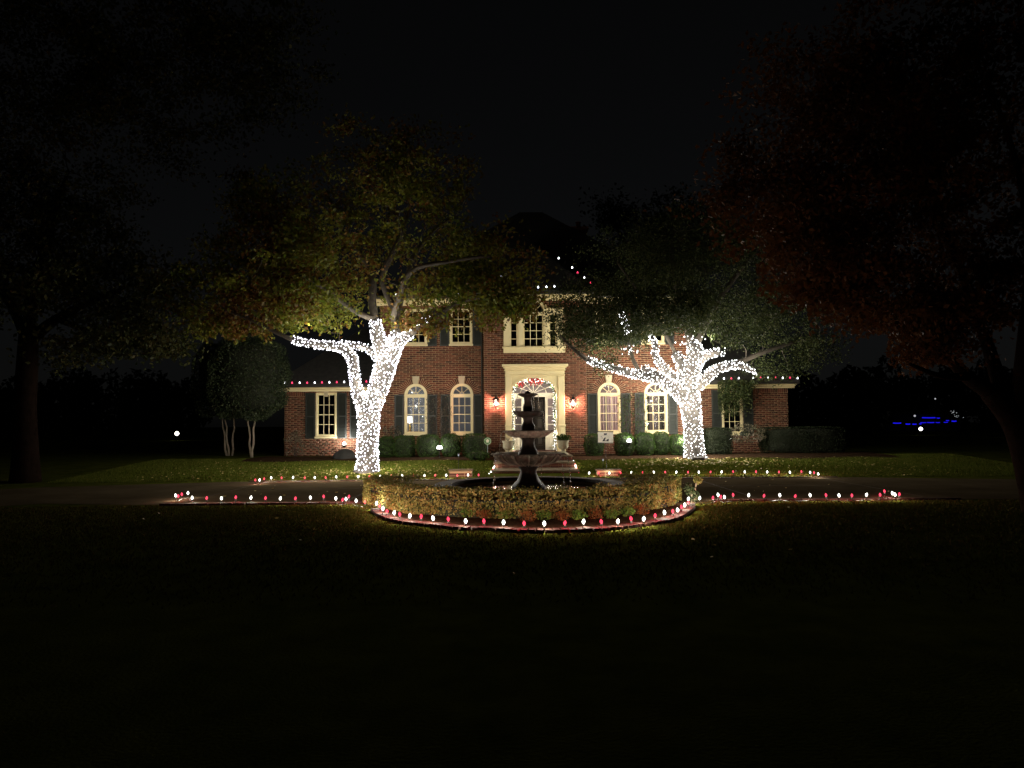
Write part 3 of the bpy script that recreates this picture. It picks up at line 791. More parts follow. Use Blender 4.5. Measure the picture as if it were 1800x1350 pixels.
# ---- palladian window over the door
def bx_(u): return XU(u, YB)
def bz_(v): return ZV(v, YB)
def pal_frame(mb):
    y0 = YB - .07; z0, z1 = bz_(609.5), bz_(553)
    for a, b in ((886.5, 898.5), (910.3, 921.8), (956.2, 967.4), (979.3, 990.5)): mb.bevbox(bx_(a), bx_(b), y0, YB + .12, z0, z1, .012)
    for a, b in ((910.3, 921.8), (956.2, 967.4)): mb.bevbox(bx_(a + 2.5), bx_(b - 2.5), y0 - .02, y0, z0 + .1, z1 - .12, .01)
    # entablature over the side lights
    for a, b in ((884.5, 921.8), (956.2, 992.5)):
        mb.bevbox(bx_(a + 2), bx_(b - .01), y0 - .02, YB + .12, z1, z1 + .16, .01)
        mb.bevbox(bx_(a), bx_(b), y0 - .07, YB + .12, z1 + .16, z1 + .24, .015)
    c = bx_(939); zc = bz_(549)
    mb.ringarc(c, zc, 18.5 / PPM, 21 / PPM, 0, math.pi, y0 - .03, YB + .1, 20)
    mb.ringarc(c, zc, 21 / PPM, 25.5 / PPM, 0, math.pi, y0, YB + .1, 20)
    mb.box(bx_(921.8), bx_(956.2), y0 + .03, YB + .1, zc - .1, zc)
w_ = part('window', house, m_trim, pal_frame, label='palladian window with a fan arch above the door')
def pal_sill(mb):
    mb.bevbox(bx_(884), bx_(996), YB - .16, YB + .05, bz_(612), bz_(609.5), .01)
    mb.bevbox(bx_(886), bx_(994), YB - .10, YB + .05, bz_(620.5), bz_(612), .01)
part('sill', w_, m_trim, pal_sill)
def pal_sash(mb):
    z0, z1 = bz_(609.5), bz_(553)
    bars(mb, bx_(921.8), bx_(956.2), z0, z1, YB + .02, YB + .07, .035)
    for i in (1, 2): q = bx_(922.8 + 32.4 * i / 3); mb.box(q - .012, q + .012, YB + .03, YB + .06, z0, z1)
    for j in (1, 2, 3): q = z0 + (z1 - z0) * j / 4; mb.box(bx_(922.5), bx_(955.5), YB + .033, YB + .063, q - .013, q + .013)
    for a in (898.5, 967.4):
        bars(mb, bx_(a), bx_(a + 11.8), z0, z1, YB + .02, YB + .07, .03)
        for j in (1, 2, 3): q = z0 + (z1 - z0) * j / 4; mb.box(bx_(a + .5), bx_(a + 11.3), YB + .033, YB + .063, q - .012, q + .012)
    c = bx_(939); zc = bz_(549)
    mb.ringarc(c, zc, .07, .092, 0, math.pi, YB + .03, YB + .06, 8)
    for k in (1, 2, 3):
        a = math.pi * k / 4; d = Vector((math.cos(a), math.sin(a))); n_ = Vector((-d.y, d.x)) * .012
        p, q = Vector((c, zc)) + d * .085, Vector((c, zc)) + d * .41
        mb.prism([tuple(p - n_), tuple(q - n_), tuple(q + n_), tuple(p + n_)], YB + .03, YB + .06)
part('muntin', w_, m_trim, pal_sash)
z0, z1 = bz_(609.5), bz_(553)
for i in range(3):
    for j in range(4): part('pane', w_, m_glassdk, lambda mb: mb.box(bx_(922.8 + 32.4 * i / 3) + .013, bx_(922.8 + 32.4 * (i + 1) / 3) - .013, YB + .044, YB + .048, z0 + (z1 - z0) * j / 4 + .014, z0 + (z1 - z0) * (j + 1) / 4 - .014))
for a in (898.5, 967.4):
    for j in range(4): part('pane', w_, m_glassdk, lambda mb: mb.box(bx_(a) + .03, bx_(a + 11.8) - .03, YB + .044, YB + .048, z0 + (z1 - z0) * j / 4 + .014, z0 + (z1 - z0) * (j + 1) / 4 - .014))
fanpanes(w_, bx_(939), bz_(549), .09, .405, 4, YB + .044, m_glassdk)

# ---- entry surround
def surround(mb):
    y0 = YB - .12; zc = bz_(690); c = XC; hw = 39.5 / PPM; rs = 26 / PPM
    zt = bz_(661)
    # panel around the arch: left, right and spandrels
    mb.box(bx_(889), c - hw, y0, YB + .02, ZF, zt); mb.box(c + hw, bx_(992.5), y0, YB + .02, ZF, zt)
    n = 26
    for i in range(n):
        a, b = c - hw + 2 * hw * i / n, c - hw + 2 * hw * (i + 1) / n
        f = lambda x: zc + rs * math.sqrt(max(0, 1 - ((x - c) / hw) ** 2))
        mb.prism([(a, f(a)), (b, f(b)), (b, zt), (a, zt)], y0, YB + .02)
    # archivolt
    mb.ringarc(c, zc, hw - .02, hw + .05, 0, math.pi, y0 - .03, y0, 26, si=(rs - .02) / (hw - .02), so_=(rs + .05) / (hw + .05))
    # pilasters with base and cap
    for a, b in ((889, 900), (981.5, 992.5)):
        x0, x1 = bx_(a), bx_(b)
        mb.bevbox(x0, x1, y0 - .05, y0, bz_(748), zt - .02, .012)
        mb.bevbox(x0 - .03, x1 + .03, y0 - .09, y0, bz_(750), bz_(746.5), .012)
        mb.bevbox(x0 - .01, x1 + .01, y0 - .07, y0, ZF + .14, bz_(750), .012)
        mb.bevbox(x0 + .05, x1 - .05, y0 - .085, y0 - .07, ZF + .25, bz_(753), .01)
        mb.bevbox(x0 - .03, x1 + .03, y0 - .1, y0, ZF, ZF + .14, .012)
    # entablature: stepped cornice
    for k, (za, zb, ex, ey) in enumerate(((661, 658.5, .02, .07), (658.5, 652, .0, .04), (652, 650.3, .05, .10), (650.3, 647.5, .03, .14), (647.5, 645, .08, .20), (645, 641, .13, .27))):
        mb.bevbox(bx_(889) - ex, bx_(992.5) + ex, y0 - ey, YB + .02, bz_(za), bz_(zb), .012)
part('door_surround', house, m_trim, surround)
YD = YB + .42
def reveal(mb):
    c = XC; hw = 39.5 / PPM; rs = 26 / PPM; zc = bz_(690)
    n = 22
    mb.box(c - hw - .03, c - hw + .004, YB + .02, YD + .05, ZF, zc); mb.box(c + hw - .004, c + hw + .03, YB + .02, YD + .05, ZF, zc)
    mb.ringarc(c, zc, hw - .004, hw + .03, 0, math.pi, YB + .02, YD + .05, n, si=(rs - .004) / (hw - .004), so_=(rs + .03) / (hw + .03))
part('door_reveal', house, m_white, reveal)
def dframe(mb):
    c = XC; hw = 39.5 / PPM - .006; rs = 26 / PPM - .006; zc = bz_(690); y0, y1 = YD - .04, YD + .06
    mb.box(c - hw, c + hw, y0 - .03, y1, bz_(697), bz_(690.5))                     # transom bar
    for a, b in ((c - hw, bx_(905.5)), (bx_(917), bx_(921.5)), (bx_(959.5), bx_(964)), (bx_(975.5), c + hw)): mb.bevbox(a, b, y0, y1, ZF, bz_(697), .01)
    for a, b in ((905.5, 917), (964, 975.5)):
        mb.box(bx_(a), bx_(b), y0 + .01, y1, bz_(763), bz_(760)); mb.box(bx_(a), bx_(b), y0 + .01, y1, bz_(700), bz_(697))
        mb.box(bx_(a), bx_(b), y0 + .03, y1, ZF, bz_(763)); mb.bevbox(bx_(a) + .04, bx_(b) - .04, y0 + .012, y0 + .03, ZF + .12, bz_(763) - .08, .012)
        for v in (715, 730.5, 746): mb.box(bx_(a), bx_(b), y0 + .03, y1 - .03, bz_(v) - .014, bz_(v) + .014)
    # fanlight ribs
    mb.ringarc(c, zc, hw - .05, hw, 0, math.pi, y0, y1, 24, si=(rs - .05) / (hw - .05), so_=rs / hw)
    mb.ringarc(c, zc, hw * .56, hw * .56 + .028, 0, math.pi, y0 + .02, y1 - .02, 20, si=.66, so_=.66)
    for k in range(1, 6):
        a = math.pi * k / 6; p = Vector((c, zc)); q = Vector((c + (hw - .03) * math.cos(a), zc + (rs - .03) * math.sin(a))); d = (q - p).normalized(); n_ = Vector((-d.y, d.x)) * .014
        mb.prism([tuple(p - n_), tuple(q - n_), tuple(q + n_), tuple(p + n_)], y0 + .022, y1 - .022)
df = part('door_frame', house, m_white, dframe)
for a, b in ((905.5, 917), (964, 975.5)):
    for v0, v1 in ((760, 746), (746, 730.5), (730.5, 715), (715, 700)):
        part('pane', df, m_glass, lambda mb: mb.box(bx_(a), bx_(b), YD + .008, YD + .012, bz_(v0) + .015, bz_(v1) - .015))
for k in range(6):
    a, b = math.pi * k / 6 + .03, math.pi * (k + 1) / 6 - .03; hw = 39.5 / PPM - .06; rs = 26 / PPM - .06
    part('pane', df, m_glass, lambda mb: mb.prism([(XC + .03 * math.cos((a + b) / 2), bz_(690) + .03 * math.sin((a + b) / 2))] + [(XC + hw * math.cos(a + (b - a) * i / 5), bz_(690) + rs * math.sin(a + (b - a) * i / 5)) for i in range(6)], YD + .008, YD + .012))
def door_fn(mb):
    x0, x1, z0, z1 = bx_(921.5) + .004, bx_(959.5) - .004, ZF + .01, bz_(697) - .004
    mb.box(x0, x1, YD, YD + .05, z0, z1)
door = part('door', house, m_door, door_fn, label='black panelled front door')
def dpan(mb, i, j):
    x0, x1, z0, z1 = bx_(921.5), bx_(959.5), ZF, bz_(697); w2 = (x1 - x0) / 2
    rows = ((.10, .34), (.40, .62), (.70, .93)); a, b = rows[j]
    xa = x0 + .07 + i * (w2 - .02); xb = xa + w2 - .14; za, zb = z0 + (z1 - z0) * a, z0 + (z1 - z0) * b
    bars(mb, xa, xb, za, zb, YD - .016, YD, .018); mb.bevbox(xa + .05, xb - .05, YD - .014, YD, za + .05, zb - .05, .01)
for i in range(2):
    for j in range(3): part('door_panel', door, surf('door_gloss', (0.035, 0.032, 0.03), (0.05, 0.045, 0.04), 3, 0.18, 0) if (i, j) == (0, 0) else bpy.data.materials['door_gloss'], lambda mb: dpan(mb, i, j))
part('handle', door, m_brass, lambda mb: (mb.lathe((bx_(924.5), YD - .05, ZF + 1.0), [(.001, -.03), (.022, -.022), (.03, 0), (.022, .022), (.001, .03)], 10), mb.box(bx_(924.5) - .02, bx_(924.5) + .02, YD - .012, YD, ZF + .9, ZF + 1.12)))
part('doorsill', house, m_brickdk, lambda mb: mb.box(XC - .85, XC + .85, YB - .1, YD + .1, ZF + .001, ZF + .035))

# ---- eaves, cornices, roofs
def eave(mb, x0, x1, Y, zb, h, ov):
    mb.bevbox(x0, x1, Y - ov * .35, Y + .02, zb - h * .9, zb - h * .3, .02)
    mb.bevbox(x0, x1, Y - ov * .75, Y + .02, zb - h * .3, zb + .02, .02)
    mb.box(x0, x1, Y - ov, Y + .02, zb + .02, zb + .035)
ZGE = zgt
part('cornice', house, m_trim, lambda mb: (eave(mb, XM0 - .25, XB0, YW, ZE, .2, .4), eave(mb, XB1, XM1 + .25, YW, ZE, .2, .4)))
part('cornice', house, m_trim, lambda mb: eave(mb, XB0 - .2, XB1 + .2, YB, ZEB, .18, .4))
part('cornice', house, m_trim, lambda mb: eave(mb, XL0 - .25, XM0 - .01, YG, ZGE + .10, .14, .35))
part('cornice', house, m_trim, lambda mb: (eave(mb, XM1 + .01, XR1 + .25, YG, ZGE + .10, .14, .35)))
part('gutter', house, m_gutter, lambda mb: mb.bevbox(XM0 - .4, XM1 + .4, YW - .52, YW - .38, ZE + .03, ZE + .16, .03))
part('gutter', house, m_gutter, lambda mb: mb.bevbox(XB0 - .32, XB1 + .32, YB - .52, YB - .38, ZEB + .03, ZEB + .17, .03))
part('gutter', house, m_gutter, lambda mb: mb.bevbox(XL0 - .35, XM0 - .02, YG - .48, YG - .33, ZGE + .13, ZGE + .30, .03))
part('gutter', house, m_gutter, lambda mb: mb.bevbox(XM1 + .02, XR1 + .35, YG - .48, YG - .33, ZGE + .13, ZGE + .30, .03))
part('downpipe', house, m_gutter, lambda mb: mb.tube([(XB0 - .09, YW - .07, ZE - .1), (XB0 - .09, YW - .07, .35)], .035, 8))
pk = P(940, 372, YW + 4.6)
def hip(mb, x0, x1, y0, y1, zb, xa, xb, ym, zt):
    mb.add([(x0, y0, zb), (x1, y0, zb), (x1, y1, zb), (x0, y1, zb), (xa, ym, zt), (xb, ym, zt)], [(0, 1, 5, 4), (1, 2, 5), (2, 3, 4, 5), (3, 0, 4), (3, 2, 1, 0)])
roof = part('roof', house, m_roof, lambda mb: hip(mb, XM0 - .4, XM1 + .4, YW - .42, YW + 9.9, ZE + .12, pk.x - .7, pk.x + .35, YW + 4.7, pk.z))
ch = P(1016, 404, YW + 4.2)
def chim(mb):
    mb.box(ch.x - .35, ch.x + .35, YW + 3.7, YW + 4.4, ZE + 1, ch.z - .12); mb.box(ch.x - .42, ch.x + .42, YW + 3.62, YW + 4.48, ch.z - .12, ch.z)
    mb.lathe((ch.x, YW + 4.05, ch.z), [(.11, 0), (.1, .25), (.13, .27), (.13, .3)], 10)
part('chimney', roof, m_brickdk, chim)
ap_ = P(941, 428, YB + 1.9)
part('roof', house, m_roof, lambda mb: mb.add([(XB0 - .3, YB - .42, ZEB + .13), (XB1 + .3, YB - .42, ZEB + .13), (XB1 + .3, YB + 3.2, ZEB + .13), (XB0 - .3, YB + 3.2, ZEB + .13), ((XB0 + XB1) / 2, YB + 1.9, ap_.z), ((XB0 + XB1) / 2, YB + 4.0, ap_.z)], [(0, 1, 4), (1, 2, 5, 4), (3, 0, 4, 5)]), label='hipped roof of the centre bay')
zrl = ZGE + .3
part('roof', house, m_roof, lambda mb: hip(mb, XL0 - .35, XM0, YG - .4, YG + 6.4, zrl, XL0 + 2.5, XM0, YG + 3.0, zrl + 2.6), label='low roof of the left wing')
part('roof', house, m_roof, lambda mb: hip(mb, XM1, XR1 + .35, YG - .4, YG + 6.4, zrl, XM1, XR1 - 2.5, YG + 3.0, zrl + 2.6), label='low roof of the right wing')
# ---- rooms behind the glass
def room(mb, x0, x1, y0, y1, z0, z1):
    mb.add([(x0, y0, z0), (x1, y0, z0), (x1, y1, z0), (x0, y1, z0), (x0, y0, z1), (x1, y0, z1), (x1, y1, z1), (x0, y1, z1)],
           [(0, 1, 2, 3), (4, 7, 6, 5), (0, 3, 7, 4), (1, 5, 6, 2), (2, 6, 7, 3)])
part('interior', house, m_wallin, lambda mb: room(mb, XM0 + .21, XB0 - .03, YW + .225, YW + 3.6, ZF, 3.4), label='grey blue room behind the left arched windows')
part('interior', house, m_wallin2, lambda mb: room(mb, XB1 + .03, XM1 - .21, YW + .225, YW + 3.6, ZF, 3.4), label='dim room behind the right arched windows')
part('interior', house, m_wallin2, lambda mb: room(mb, XB0 + .16, XB1 - .16, YD + .07, YW + 4.2, ZF + .01, 3.45), label='entrance hall behind the front door')
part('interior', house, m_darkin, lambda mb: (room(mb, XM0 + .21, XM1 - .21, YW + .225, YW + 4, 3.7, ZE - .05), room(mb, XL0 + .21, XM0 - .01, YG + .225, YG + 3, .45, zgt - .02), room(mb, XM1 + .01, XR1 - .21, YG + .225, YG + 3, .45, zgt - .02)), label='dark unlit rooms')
# curtains
def curtain(mb, x0, x1, z0, z1, Y, n=22, amp=.03):
    vs = []; fs = []
    for i in range(n + 1):
        x = x0 + (x1 - x0) * i / n; y = Y + amp * math.sin(i * 1.9) + .01 * math.sin(i * .7)
        vs += [(x, y, z0), (x, y, z1)]
    for i in range(n): fs.append((2 * i, 2 * i + 2, 2 * i + 3, 2 * i + 1))
    mb.add(vs, fs)
o3 = low[2]
part('curtain', house, m_curt, lambda mb: curtain(mb, XU(1069, YW), o3['x1'] + .15, ZF + .1, o3['z1'] - .06, YW + .3), label='pale pink curtain drawn across the window')
part('curtain', house, m_curt, lambda mb: curtain(mb, o3['x0'] - .15, XU(1064, YW), ZF + .1, o3['z1'] - .06, YW + .32, 12), label='narrow pale pink curtain panel')
o4 = low[3]
m_curt2 = surf('curtain_dim', (0.12, 0.10, 0.075), (0.16, 0.13, 0.10), 2, 0.9, 0)
part('curtain', house, m_curt2, lambda mb: (curtain(mb, o4['x0'] - .1, XU(1144, YW), ZF + .1, o4['z1'] - .06, YW + .3, 12), curtain(mb, XU(1163, YW), o4['x1'] + .1, ZF + .1, o4['z1'] - .06, YW + .3, 12)), label='dull brown curtains half drawn')
part('curtain', house, m_curt, lambda mb: curtain(mb, bx_(963.5), bx_(978), ZF + .5, bz_(700), YD + .14, 10, .012), label='pale pink curtain behind the right sidelight')
# ceiling lamps of the lit rooms
def ceil_lamp(x, y, z, e, col, label):
    t = thing('ceiling_lamp', label, 'lamp', (x, y, z))
    part('lamp_shade', t, m_white, lambda mb: mb.lathe((x, y, z), [(.05, 0), (.2, -.06), (.22, -.1)], 14, cap=False), True)
    part('canopy', t, m_brass, lambda mb: mb.lathe((x, y, z), [(.07, -.005), (.05, .04)], 12))
    point('bulb', (x, y, z - .12), e, col, .06, t)
ceil_lamp(XC + .3, YW + 2.6, 3.4, 260, (1.0, .80, .72), 'round ceiling lamp in the hall behind the front door')
ceil_lamp(5.0, YW + 1.7, 3.35, 420, (1.0, .74, .68), 'round ceiling lamp in the room behind the pink curtain')
# table lamp behind the first window
tx, ty = XU(720.5, YW + .75, 735), YW + .75
zt_ = ZV(743, YW + .75, 720)
tb = thing('side_table', 'small dark table under the lit lamp inside the leftmost arched window', 'table', (tx, ty, ZF))
part('table_top', tb, m_floor, lambda mb: mb.box(tx - .3, tx + .5, ty - .22, ty + .22, zt_ - .38, zt_ - .34))
for a in (-.26, .46):
    for b in (-.18, .18): part('leg', tb, m_floor, lambda mb: mb.box(tx + a - .02, tx + a + .02, ty + b - .02, ty + b + .02, ZF, zt_ - .38))
tl = thing('table_lamp', 'lit table lamp with white shade inside the leftmost arched window', 'lamp', (tx, ty, zt_ - .34))
part('lamp_base', tl, m_brass, lambda mb: mb.lathe((tx, ty, zt_ - .34), [(.07, 0), (.08, .02), (.03, .05), (.06, .14), (.05, .22), (.015, .27), (.012, .34)], 14), True)
part('lamp_shade', tl, e_shade, lambda mb: mb.lathe((tx, ty, zt_), [(.115, -.02), (.095, .26)], 16, cap=False), True)
point('bulb', (tx, ty, zt_ + .1), 75, (1.0, .90, .85), .05, tl)

# ================================================================== STEPS AND LANDING
SX0, SX1 = -.60, 1.98
steps = thing('entry_steps', 'three broad brick steps with pale stone treads leading to the front door', 'steps', (XC, 22.2, 0))
LEV = [(22.2, 23.6, 0.15), (23.6, 24.6, 0.32), (24.6, YB + .3, ZF)]
part('walk', steps, m_tread, lambda mb: mb.box(SX0 - .1, SX1 + .1, 20.55, 22.2, -.05, .012))
zp = 0.0
for k, (ya, yb, z) in enumerate(LEV):
    part('step', steps, m_mortar, lambda mb: mb.box(SX0 + .01, SX1 - .01, ya + .012, LEV[-1][1] if k == 2 else yb + .3, -.1 if k == 0 else LEV[k - 1][2] - .05, z - .045))
    part('tread', steps, m_tread, lambda mb: mb.bevbox(SX0 - .02, SX1 + .02, ya - .025, yb + (.011 if k < 2 else 0), z - .044, z, .008))
    rows = 1 if (z - zp) < .16 else 2; hh = (z - .045 - zp - .004) / rows
    n = 10; wv = (SX1 - SX0) / n
    bm_ = MB(); bm_.bevbox(-wv / 2 + .006, wv / 2 - .006, -.012, .01, -hh / 2 + .004, hh / 2 - .004, .003); me_r = bm_.mesh('brick', m_brickdk)
    for r_ in range(rows):
        for i in range(n): link('brick', me_r, steps, Vector((SX0 + wv * (i + .5), ya + .01, zp + .004 + hh * (r_ + .5))) - steps.location)
    zp = z
# ================================================================== STAKE LIGHTS
def bulb_mesh(mat, name, s=1.0):
    mb = MB(); mb.lathe((0, 0, 0), [(.011 * s, -.032 * s), (.021 * s, -.022 * s), (.0275 * s, -.004 * s), (.022 * s, .02 * s), (.011 * s, .038 * s), (.002 * s, .046 * s)], 8)
    return mb.mesh(name, mat, True)
me_bw, me_br = bulb_mesh(e_white, 'bulb', .88), bulb_mesh(e_red, 'bulb', .84)
sk = MB(); sk.box(-.006, .006, -.003, .003, -.118, -.055, .002); sk.lathe((0, 0, 0), [(.010, -.066), (.016, -.058), (.016, -.034), (.012, -.031)], 8)
me_sk = sk.mesh('stake', m_black)
def ordin(i):
    return ['first', 'second', 'third', 'fourth', 'fifth', 'sixth', 'seventh', 'eighth', 'ninth', 'tenth', 'eleventh', 'twelfth', 'thirteenth', 'fourteenth', 'fifteenth', 'sixteenth', 'seventeenth', 'eighteenth', 'nineteenth', 'twentieth'][i]
def stake_light(p, c, label, group, k=1.0):
    t = thing('stake_light', label, 'stake light', (p[0], p[1], p[2] + .12), group)
    link('bulb', me_br if c else me_bw, t, (0, 0, 0), (RNG.uniform(-.3, .3), RNG.uniform(-.3, .3), 0)); link('stake', me_sk, t, (0, 0, 0))
    point('lamp_light', tuple(t.location), k * (P_STAKE_R if c else P_STAKE_W), (1.0, .07, .10) if c else (1.0, .88, .68), .025, t)
sgrot = R(-28)
GRP = 'red and white stake lights along the driveway and fountain bed'
def row(pts, wpts, where, end, k_=1.0):
    cnt = [0, 0]; n = [sum(1 for q in pts if q[2] == 0), sum(1 for q in pts if q[2] == 1)]
    for (u, v, c), p in zip(pts, wpts):
        k = cnt[c]; cnt[c] += 1
        if c == 1: col = 'red'
        else: col = 'white'
        if k < n[c] / 2: wh = f'{ordin(k)} {col} stake bulb from the left {where}'
        else: wh = f'{ordin(n[c] - 1 - k)} {col} stake bulb from the right {where}'
        wh = wh.replace('first ' + col + ' stake bulb from the left', 'leftmost ' + col + ' stake bulb').replace('first ' + col + ' stake bulb from the right', 'rightmost ' + col + ' stake bulb')
        stake_light(p, c, wh, GRP, end)
row(NL, nl_w, 'in the near row left of the fountain', .5)
row(RG, ring_w, 'on the curve round the fountain bed', 1.0)
row(NR, nr_w, 'in the near row right of the fountain', .5)
row(FL, [onground(u, v) for u, v, c in FL], 'in the far row left of the steps', .5)
row(FR, [onground(u, v) for u, v, c in FR], 'in the far row right of the steps', .5)
SL = [(860, 834, 0, 22.1, .0), (863, 830, 0, 22.5, .15), (866.5, 825, 1, 22.95, .15), (867.6, 822.5, 0, 23.2, .15), (868.8, 820, 0, 23.5, .15), (870, 818, 0, 23.8, .32), (871.2, 816, 1, 24.1, .32), (872.5, 813.5, 0, 24.4, .32)]
SR = [(1017, 832.5, 1, 22.2, 0), (1015.3, 828, 0, 22.6, .15), (1013.7, 823.5, 1, 23.0, .15), (1012.6, 821, 0, 23.3, .15), (1011.6, 818.5, 0, 23.6, .15), (1010.3, 816, 1, 23.9, .32), (1009.2, 813.5, 0, 24.2, .32), (1008, 811, 0, 24.5, .32)]
for lst, sd_ in ((SL, 'left'), (SR, 'right')):
    for k, (u, v, c, y, z) in enumerate(lst):
        q = P(u, v, y); zz = q.z - .12
        stake_light((q.x, q.y, zz), c, f"{ordin(k)} stake bulb up the {sd_} edge of the steps, {'red' if c else 'white'}", GRP, .14)

def cord(pts, label):
    t = thing('light_cord', label, 'cord', tuple(pts[0])); out = []
    for i in range(len(pts) - 1):
        a, b = pts[i], pts[i + 1]
        for k in range(4): out.append(a.lerp(b, k / 4) + Vector((RNG.normal() * .012, RNG.normal() * .015, .035 if k == 0 else .018)))
    part('cable', t, m_wire, lambda mb: mb.tube(out, .006, 5))
cord(nl_w, 'dark green cord joining the near stake lights left of the fountain'); cord(ring_w, 'dark green cord joining the stake lights round the fountain bed'); cord(nr_w, 'dark green cord joining the near stake lights right of the fountain')
cord([onground(u, v) for u, v, c in FL], 'dark green cord joining the far stake lights left of the steps'); cord([onground(u, v) for u, v, c in FR], 'dark green cord joining the far stake lights right of the steps')
# edging bricks under the ring of lights and kerbs along the court
def resample(pts, step):
    pts = [Vector((p.x, p.y, p.z)) for p in pts]; out = []; acc = 0
    for i in range(len(pts) - 1):
        a, b = pts[i], pts[i + 1]; L = (b - a).length; t = -acc
        while t + step <= L:
            t += step; out.append((a.lerp(b, t / L), (b - a).normalized()))
        acc = L - t
    return out
rs = smooth_path([(p, 0) for p in [ring_w[1]] + ring_w[3:12:2] + ring_w[12:-1:2] + [ring_w[-1]]], 6)
edg = thing('brick_edging', 'curved red brick edging under the lights round the fountain bed', 'edging', (0.4, 11.0, 0))
eb = MB(); eb.box(-.052, .052, -.11, .11, 0, .045, .006); m_edge = varied('edging_brick', [(0.017, 0.0055, 0.004), (0.027, 0.009, 0.0065), (0.038, 0.012, 0.009)], 0.95, spec=.1); me_e = eb.mesh('brick', m_edge)
for p, t in resample([q[0] for q in rs], .116):
    o = link('brick', me_e, edg, (p + Vector((0, -.04, .002 + RNG.uniform(-.004, .004)))) - edg.location, (0, 0, math.atan2(t.y, t.x) + RNG.uniform(-.03, .03)))
def kerbrow(x0, x1, y, label):
    t = thing('brick_edging', label, 'edging', ((x0 + x1) / 2, y, 0))
    kb = MB(); kb.box(-.116, .116, -.05, .05, -.01, .04, .005); me = kb.mesh('brick', m_edge); x = x0
    while x < x1: link('brick', me, t, Vector((x + .12, y + RNG.uniform(-.005, .005), RNG.uniform(-.003, .003))) - t.location); x += .244
kerbrow(-7.0, -2.75, Y_NEAR - .16, 'straight brick edging along the near side of the left driveway')
kerbrow(4.0, 8.7, Y_NEAR - .16, 'straight brick edging along the near side of the right driveway')
def kerb(x0, x1, label):
    t = thing('kerb', label, 'kerb', (x0, Y_FAR, 0)); x = x0
    while x < x1 - .1:
        part('kerb_stone', t, m_kerb, lambda mb: mb.bevbox(x, min(x + 1.19, x1), Y_FAR, Y_FAR + .12, -.02, .03, .01)); x += 1.2
kerb(-7.3, SX0 - .12, 'low dark kerb between the left driveway and the lawn')
kerb(SX1 + .12, 9.0, 'low dark kerb between the right driveway and the lawn')

# ================================================================== FOUNTAIN
FY = 15.1; FX = XU(928, FY); FP = F / FY
fc = (FX, FY, 0)
pool_r = 1.93; pool_z = ZV(849, FY, 931) + .0
ftn = thing('tiered_fountain', 'four tiered stone fountain standing in a round dark pool', 'fountain', (FX, FY, 0))
PX = XU(931, FY) - FX
part('pool_wall', ftn, m_mortar, lambda mb: mb.lathe((FX + PX, FY, 0), [(pool_r - .06, 0), (pool_r - .06, pool_z - .07), (pool_r - .3, pool_z - .07), (pool_r - .3, .05)], 56, cap=False), True)
nb = 52; pb = MB(); wv = 2 * math.pi * (pool_r - .05) / nb
pb.box(-wv / 2 + .006, wv / 2 - .006, -.018, .02, -.036, .036, .002); me_p = pb.mesh('brick', m_brickdk)
for rr in range(3):
    for i in range(nb):
        a = 2 * math.pi * (i + .5 * (rr % 2)) / nb
        if math.sin(a) > .35: continue
        link('brick', me_p, ftn, (PX + (pool_r - .05) * math.cos(a), (pool_r - .05) * math.sin(a), .05 + .082 * rr), (0, 0, a + math.pi / 2))
def cap_seg(k, n=16):
    def f(mb):
        a0 = 2 * math.pi * k / n + .006; a1 = 2 * math.pi * (k + 1) / n - .006; m = 4; vs = []; fs = []
        for i in range(m + 1):
            a = a0 + (a1 - a0) * i / m
            for r_, z_ in ((pool_r - .34, pool_z - .07), (pool_r, pool_z - .07), (pool_r, pool_z - .01), (pool_r - .015, pool_z), (pool_r - .33, pool_z), (pool_r - .34, pool_z - .01)):
                vs.append((FX + PX + r_ * math.cos(a), FY + r_ * math.sin(a), z_))
        for i in range(m):
            for j in range(6): fs.append((i * 6 + j, i * 6 + (j + 1) % 6, (i + 1) * 6 + (j + 1) % 6, (i + 1) * 6 + j))
        fs += [(0, 1, 2, 3, 4, 5), tuple(m * 6 + q for q in (5, 4, 3, 2, 1, 0))]
        mb.add(vs, fs)
    return f
for k in range(16): part('cap_stone', ftn, m_poolcap, cap_seg(k))
m_water = bpy.data.materials.new('pool_water'); m_water.use_nodes = True
_b = m_water.node_tree.nodes['Principled BSDF']; _b.inputs['Base Color'].default_value = (.008, .009, .010, 1); _b.inputs['Roughness'].default_value = .06; _b.inputs['IOR'].default_value = 1.33
bump(m_water.node_tree, _b, noise(m_water.node_tree, 14, 3).outputs['Fac'], .01, .6)
part('pool_water', ftn, m_water, lambda mb: mb.lathe((FX + PX, FY, 0), [(pool_r - .31, pool_z - .12), (.001, pool_z - .12)], 40, cap=False))
def fz(v): return ZV(v, FY, 928)
def fr_(px): return px / FP
def L_(lst): return [(fr_(r), fz(v)) for r, v in lst]
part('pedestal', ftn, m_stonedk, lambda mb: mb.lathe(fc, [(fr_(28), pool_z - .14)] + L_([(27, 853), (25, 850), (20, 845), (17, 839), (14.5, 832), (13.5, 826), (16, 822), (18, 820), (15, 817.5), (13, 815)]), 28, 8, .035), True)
def bowl(rim, v_rim, v_bot, rb, lip=3.0):
    R_ = fr_(rim); zr = fz(v_rim); zb = fz(v_bot); B = fr_(rb); out = []
    for k in range(9):
        t = k / 8; out.append((B + (R_ * .93 - B) * math.sin(t * math.pi / 2) ** .9, zb + (zr - zb - .02) * (1 - math.cos(t * math.pi / 2)) ** .9))
    out += [(R_, zr - .035), (R_ * 1.005, zr - .012), (R_ * .975, zr)]
    out += [(R_ * .90, zr - .012), (R_ * .6, zr - (zr - zb) * .35), (B * .9, zr - (zr - zb) * .45)]
    return out
